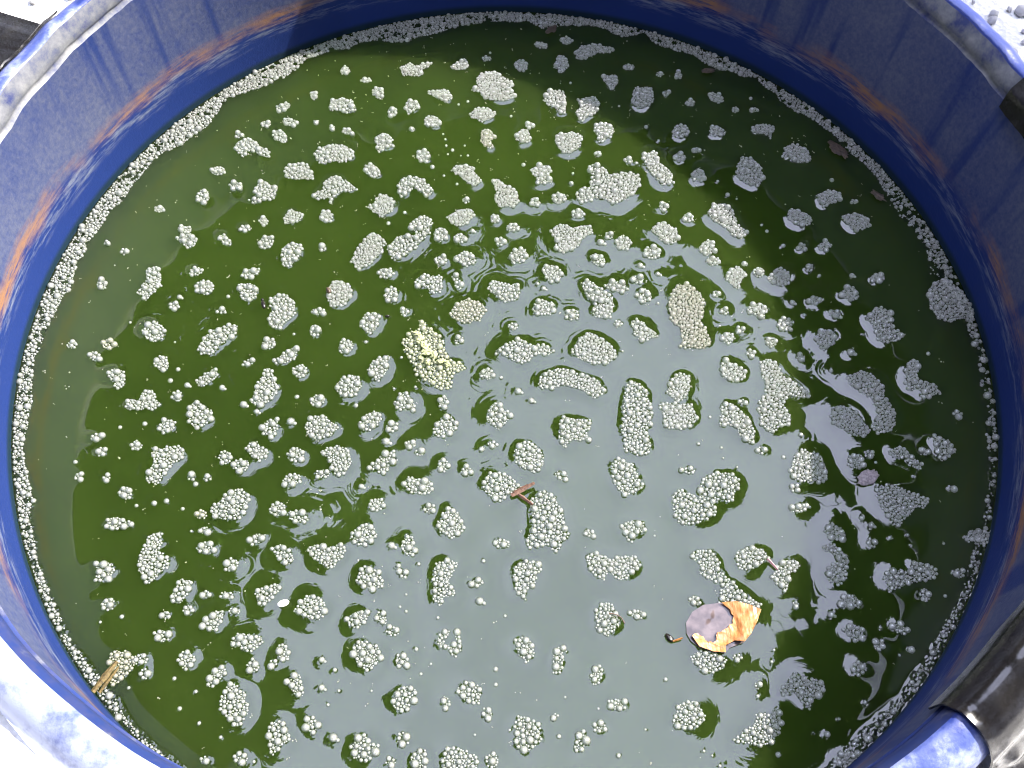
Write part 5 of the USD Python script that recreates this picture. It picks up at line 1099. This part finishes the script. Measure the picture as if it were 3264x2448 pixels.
def sliver(p, q, w, z, seed, lift=0.0):
    """A flat splinter from p to q (mm)."""
    p, q = mm(p), mm(q); d = q - p; L = np.linalg.norm(d); d /= L; nrm = np.array([-d[1], d[0]]); V = []
    for t in np.linspace(0, 1, 9):
        ww = w / 1000 * (0.55 + .45 * math.sin(math.pi * min(1, .15 + t * .8))) * (1 + .3 * (meshkit.noise(np.array([[t * 6, seed, 0.]]))[0] - .5))
        c = p + d * L * t; zz = z / 1000 + lift / 1000 * t
        V += [[*(c - nrm * ww / 2), zz - .0001], [*c, zz + .0006], [*(c + nrm * ww / 2), zz - .0001], [*c, zz - .0007]]
    F = []
    for i in range(8):
        for j in range(4):
            F.append([i * 4 + j, (i + 1) * 4 + j, (i + 1) * 4 + (j + 1) % 4, i * 4 + (j + 1) % 4])
    F += [[0, 1, 2, 3], [35, 34, 33, 32]]
    return np.array(V), np.array(F)
M_chip = simple('reddish_bark', (0.12, 0.065, 0.045), 0.6, 0.5, 900)
M_tan = simple('wet_straw', (0.12, 0.085, 0.03), 0.45, 0.6, 900)
M_dark = simple('black_shell', (0.012, 0.010, 0.008), 0.25, 0.3, 400)
M_petal = simple('white_petal', (0.82, 0.80, 0.74), 0.4, 0.08, 300)
M_pink = simple('pink_petal', (0.45, 0.24, 0.25), 0.5, 0.3, 400)
M_yel = simple('yellow_algae', (0.30, 0.32, 0.16), 0.7, 0.25, 900)
M_brown = simple('wet_brown_scrap', (0.05, 0.032, 0.02), 0.5, 0.6, 400)
chip = thing('bark_chip'); cp = str(chip.GetPath()); tag(chip, 'reddish brown splintered bark chip bridging two foam patches', 'bark chip')
obj('splinter', sliver([0.6, -96.2], [13.2, -89.4], 2.6, 3.4, 1, .6), M_chip, cp, 30)
obj('splinter', sliver([3.5, -94.6], [12.0, -101.5], 2.0, 3.0, 2, .3), M_chip, cp, 30)
obj('splinter', sliver([2.0, -94.4], [9.5, -90.3], 1.2, 3.8, 3, .4), M_chip, cp, 30)
st = thing('straw'); sp = str(st.GetPath()); tag(st, 'tan straw stalk leaning from the lower left wall onto foam', 'straw')
obj('stalk', sliver([-202.8, -193.5], [-193.5, -179.5], 3.2, 2.4, 4, .8), M_tan, sp, 30)
obj('stalk', sliver([-199.5, -194.0], [-192.3, -182.0], 1.8, 2.6, 6, .4), M_tan, sp, 30)
b = thing('beetle', (-.1442, .0262, .0036)); bp_ = str(b.GetPath()); tag(b, 'tiny black beetle on the left edge of a foam patch', 'beetle')
v, f = lump((0, 0, .0004), (.0013, .0030, .0012), .3, 3, .05); obj('body', (v, f), M_dark, bp_, True)
v, f = lump((-.0010, .0036, .0004), (.0009, .0009, .0008), 0, 4, .05); obj('head', (v, f), M_dark, bp_, True)
tag(obj('seed', lump((-.0709, .0191, .001), (.0014, .0009, .0008), .2, 5, .1), M_dark, smooth=True), 'tiny black seed alone on the green water', 'seed')
tag(obj('petal', lump((-.1155, -.1520, .0022), (.0030, .0018, .0010), .3, 6, .12), M_petal, smooth=True), 'bright white petal on the lower left water', 'petal')
tag(obj('petal', sliver([133.0, -132.6], [137.4, -138.6], 1.6, 2.4, 8), M_pink, smooth=30), 'pink petal between two foam patches at lower right', 'petal')
tag(obj('pink_fleck', lump((.1948, -.0878, .0014), (.0056, .0036, .0006), .5, 9, .7, 3), simple('pale_pink_scum', (.24, .20, .20), .5, .4, 900), smooth=True), 'pale pink scum fleck at the right edge of sky reflection', 'fleck')
lf = thing('leaf_scrap'); lfp = str(lf.GetPath()); tag(lf, 'small curled black leaf scrap left of the orange leaf', 'leaf scrap')
obj('scrap', lump((.0782, -.1722, .0012), (.0014, .0026, .0010), .7, 11, .35), M_dark, lfp, True)
obj('stem', sliver([79.6, -174.0], [84.6, -172.6], 1.0, 1.6, 9, 1.0), M_leaf_o, lfp, 30)
def curve(name, pts, r, m, lab, cat):
    P = np.array(pts, float) / 1000; t = np.linspace(0, len(P) - 1, 16); C = np.stack([np.interp(t, range(len(P)), P[:, k]) for k in range(3)], 1)
    V = []
    for i, c in enumerate(C):
        d = C[min(i + 1, 15)] - C[max(i - 1, 0)]; d /= np.linalg.norm(d); a = np.cross(d, [0, 0, 1]); a /= np.linalg.norm(a); bq = np.cross(a, d)
        V += [c + r / 1000 * (math.cos(k) * a + math.sin(k) * bq) for k in np.linspace(0, 2 * np.pi, 6, endpoint=False)]
    F = [[i * 6 + j, i * 6 + (j + 1) % 6, (i + 1) * 6 + (j + 1) % 6, (i + 1) * 6 + j] for i in range(15) for j in range(6)]
    tag(obj(name, (np.array(V), np.array(F)), m, smooth=True), lab, cat)
curve('fibre', [(48.5, -160.2, 4.2), (52, -160.8, 4.4), (54.6, -162.0, 3.0), (56.4, -164.6, 1.4)], .22, M_chip, 'thin reddish fibre on a foam patch left of the leaf', 'fibre')
for k, (x, y, s, lab) in enumerate(((.222, .1455, .0085, 'brown rotten leaf scrap against the upper right wall foam'), (.2405, .1063, .0055, 'reddish brown scrap beside the right wall foam'),
                               (.1442, .2182, .0048, 'dark brown scrap under the far right wall foam'), (.0358, .2600, .0052, 'brown leaf bit beside the far wall foam'))):
    tag(obj('leaf_scrap', lump((x, y, .0016), (s * .8, s * .4, .0007), math.atan2(y, x) + 1.6 + .3 * k, 20 + k, 1.1, 3), M_brown, smooth=True), lab, 'leaf scrap')
tag(obj('leaf_scrap', lump((-.1066, .0367, .0030), (.0014, .0020, .0010), .4, 31, .6), M_brown, smooth=True), 'brown orange speck on the left edge of a foam patch', 'leaf scrap')
al = thing('algae_clot'); ap = str(al.GetPath()); tag(al, 'bright yellow algae clot on the large stained foam patch', 'algae')
for k, (x, y, s) in enumerate(((-53, 5.5, 2.4), (-51, 1.5, 3), (-48.2, -2.9, 3.4), (-46.5, -7, 3.6), (-42.5, -9.2, 3), (-46.1, -14.3, 2), (-38.6, -13.4, 2.6), (-35, -15, 2.4), (-50, -11, 1.8))):
    obj('clot', lump((x / 1000, y / 1000, .0033), (s * .8 / 1000, s * .5 / 1000, .0009), k * 1.1, 40 + k, 1.1, 3), M_yel, ap, True)
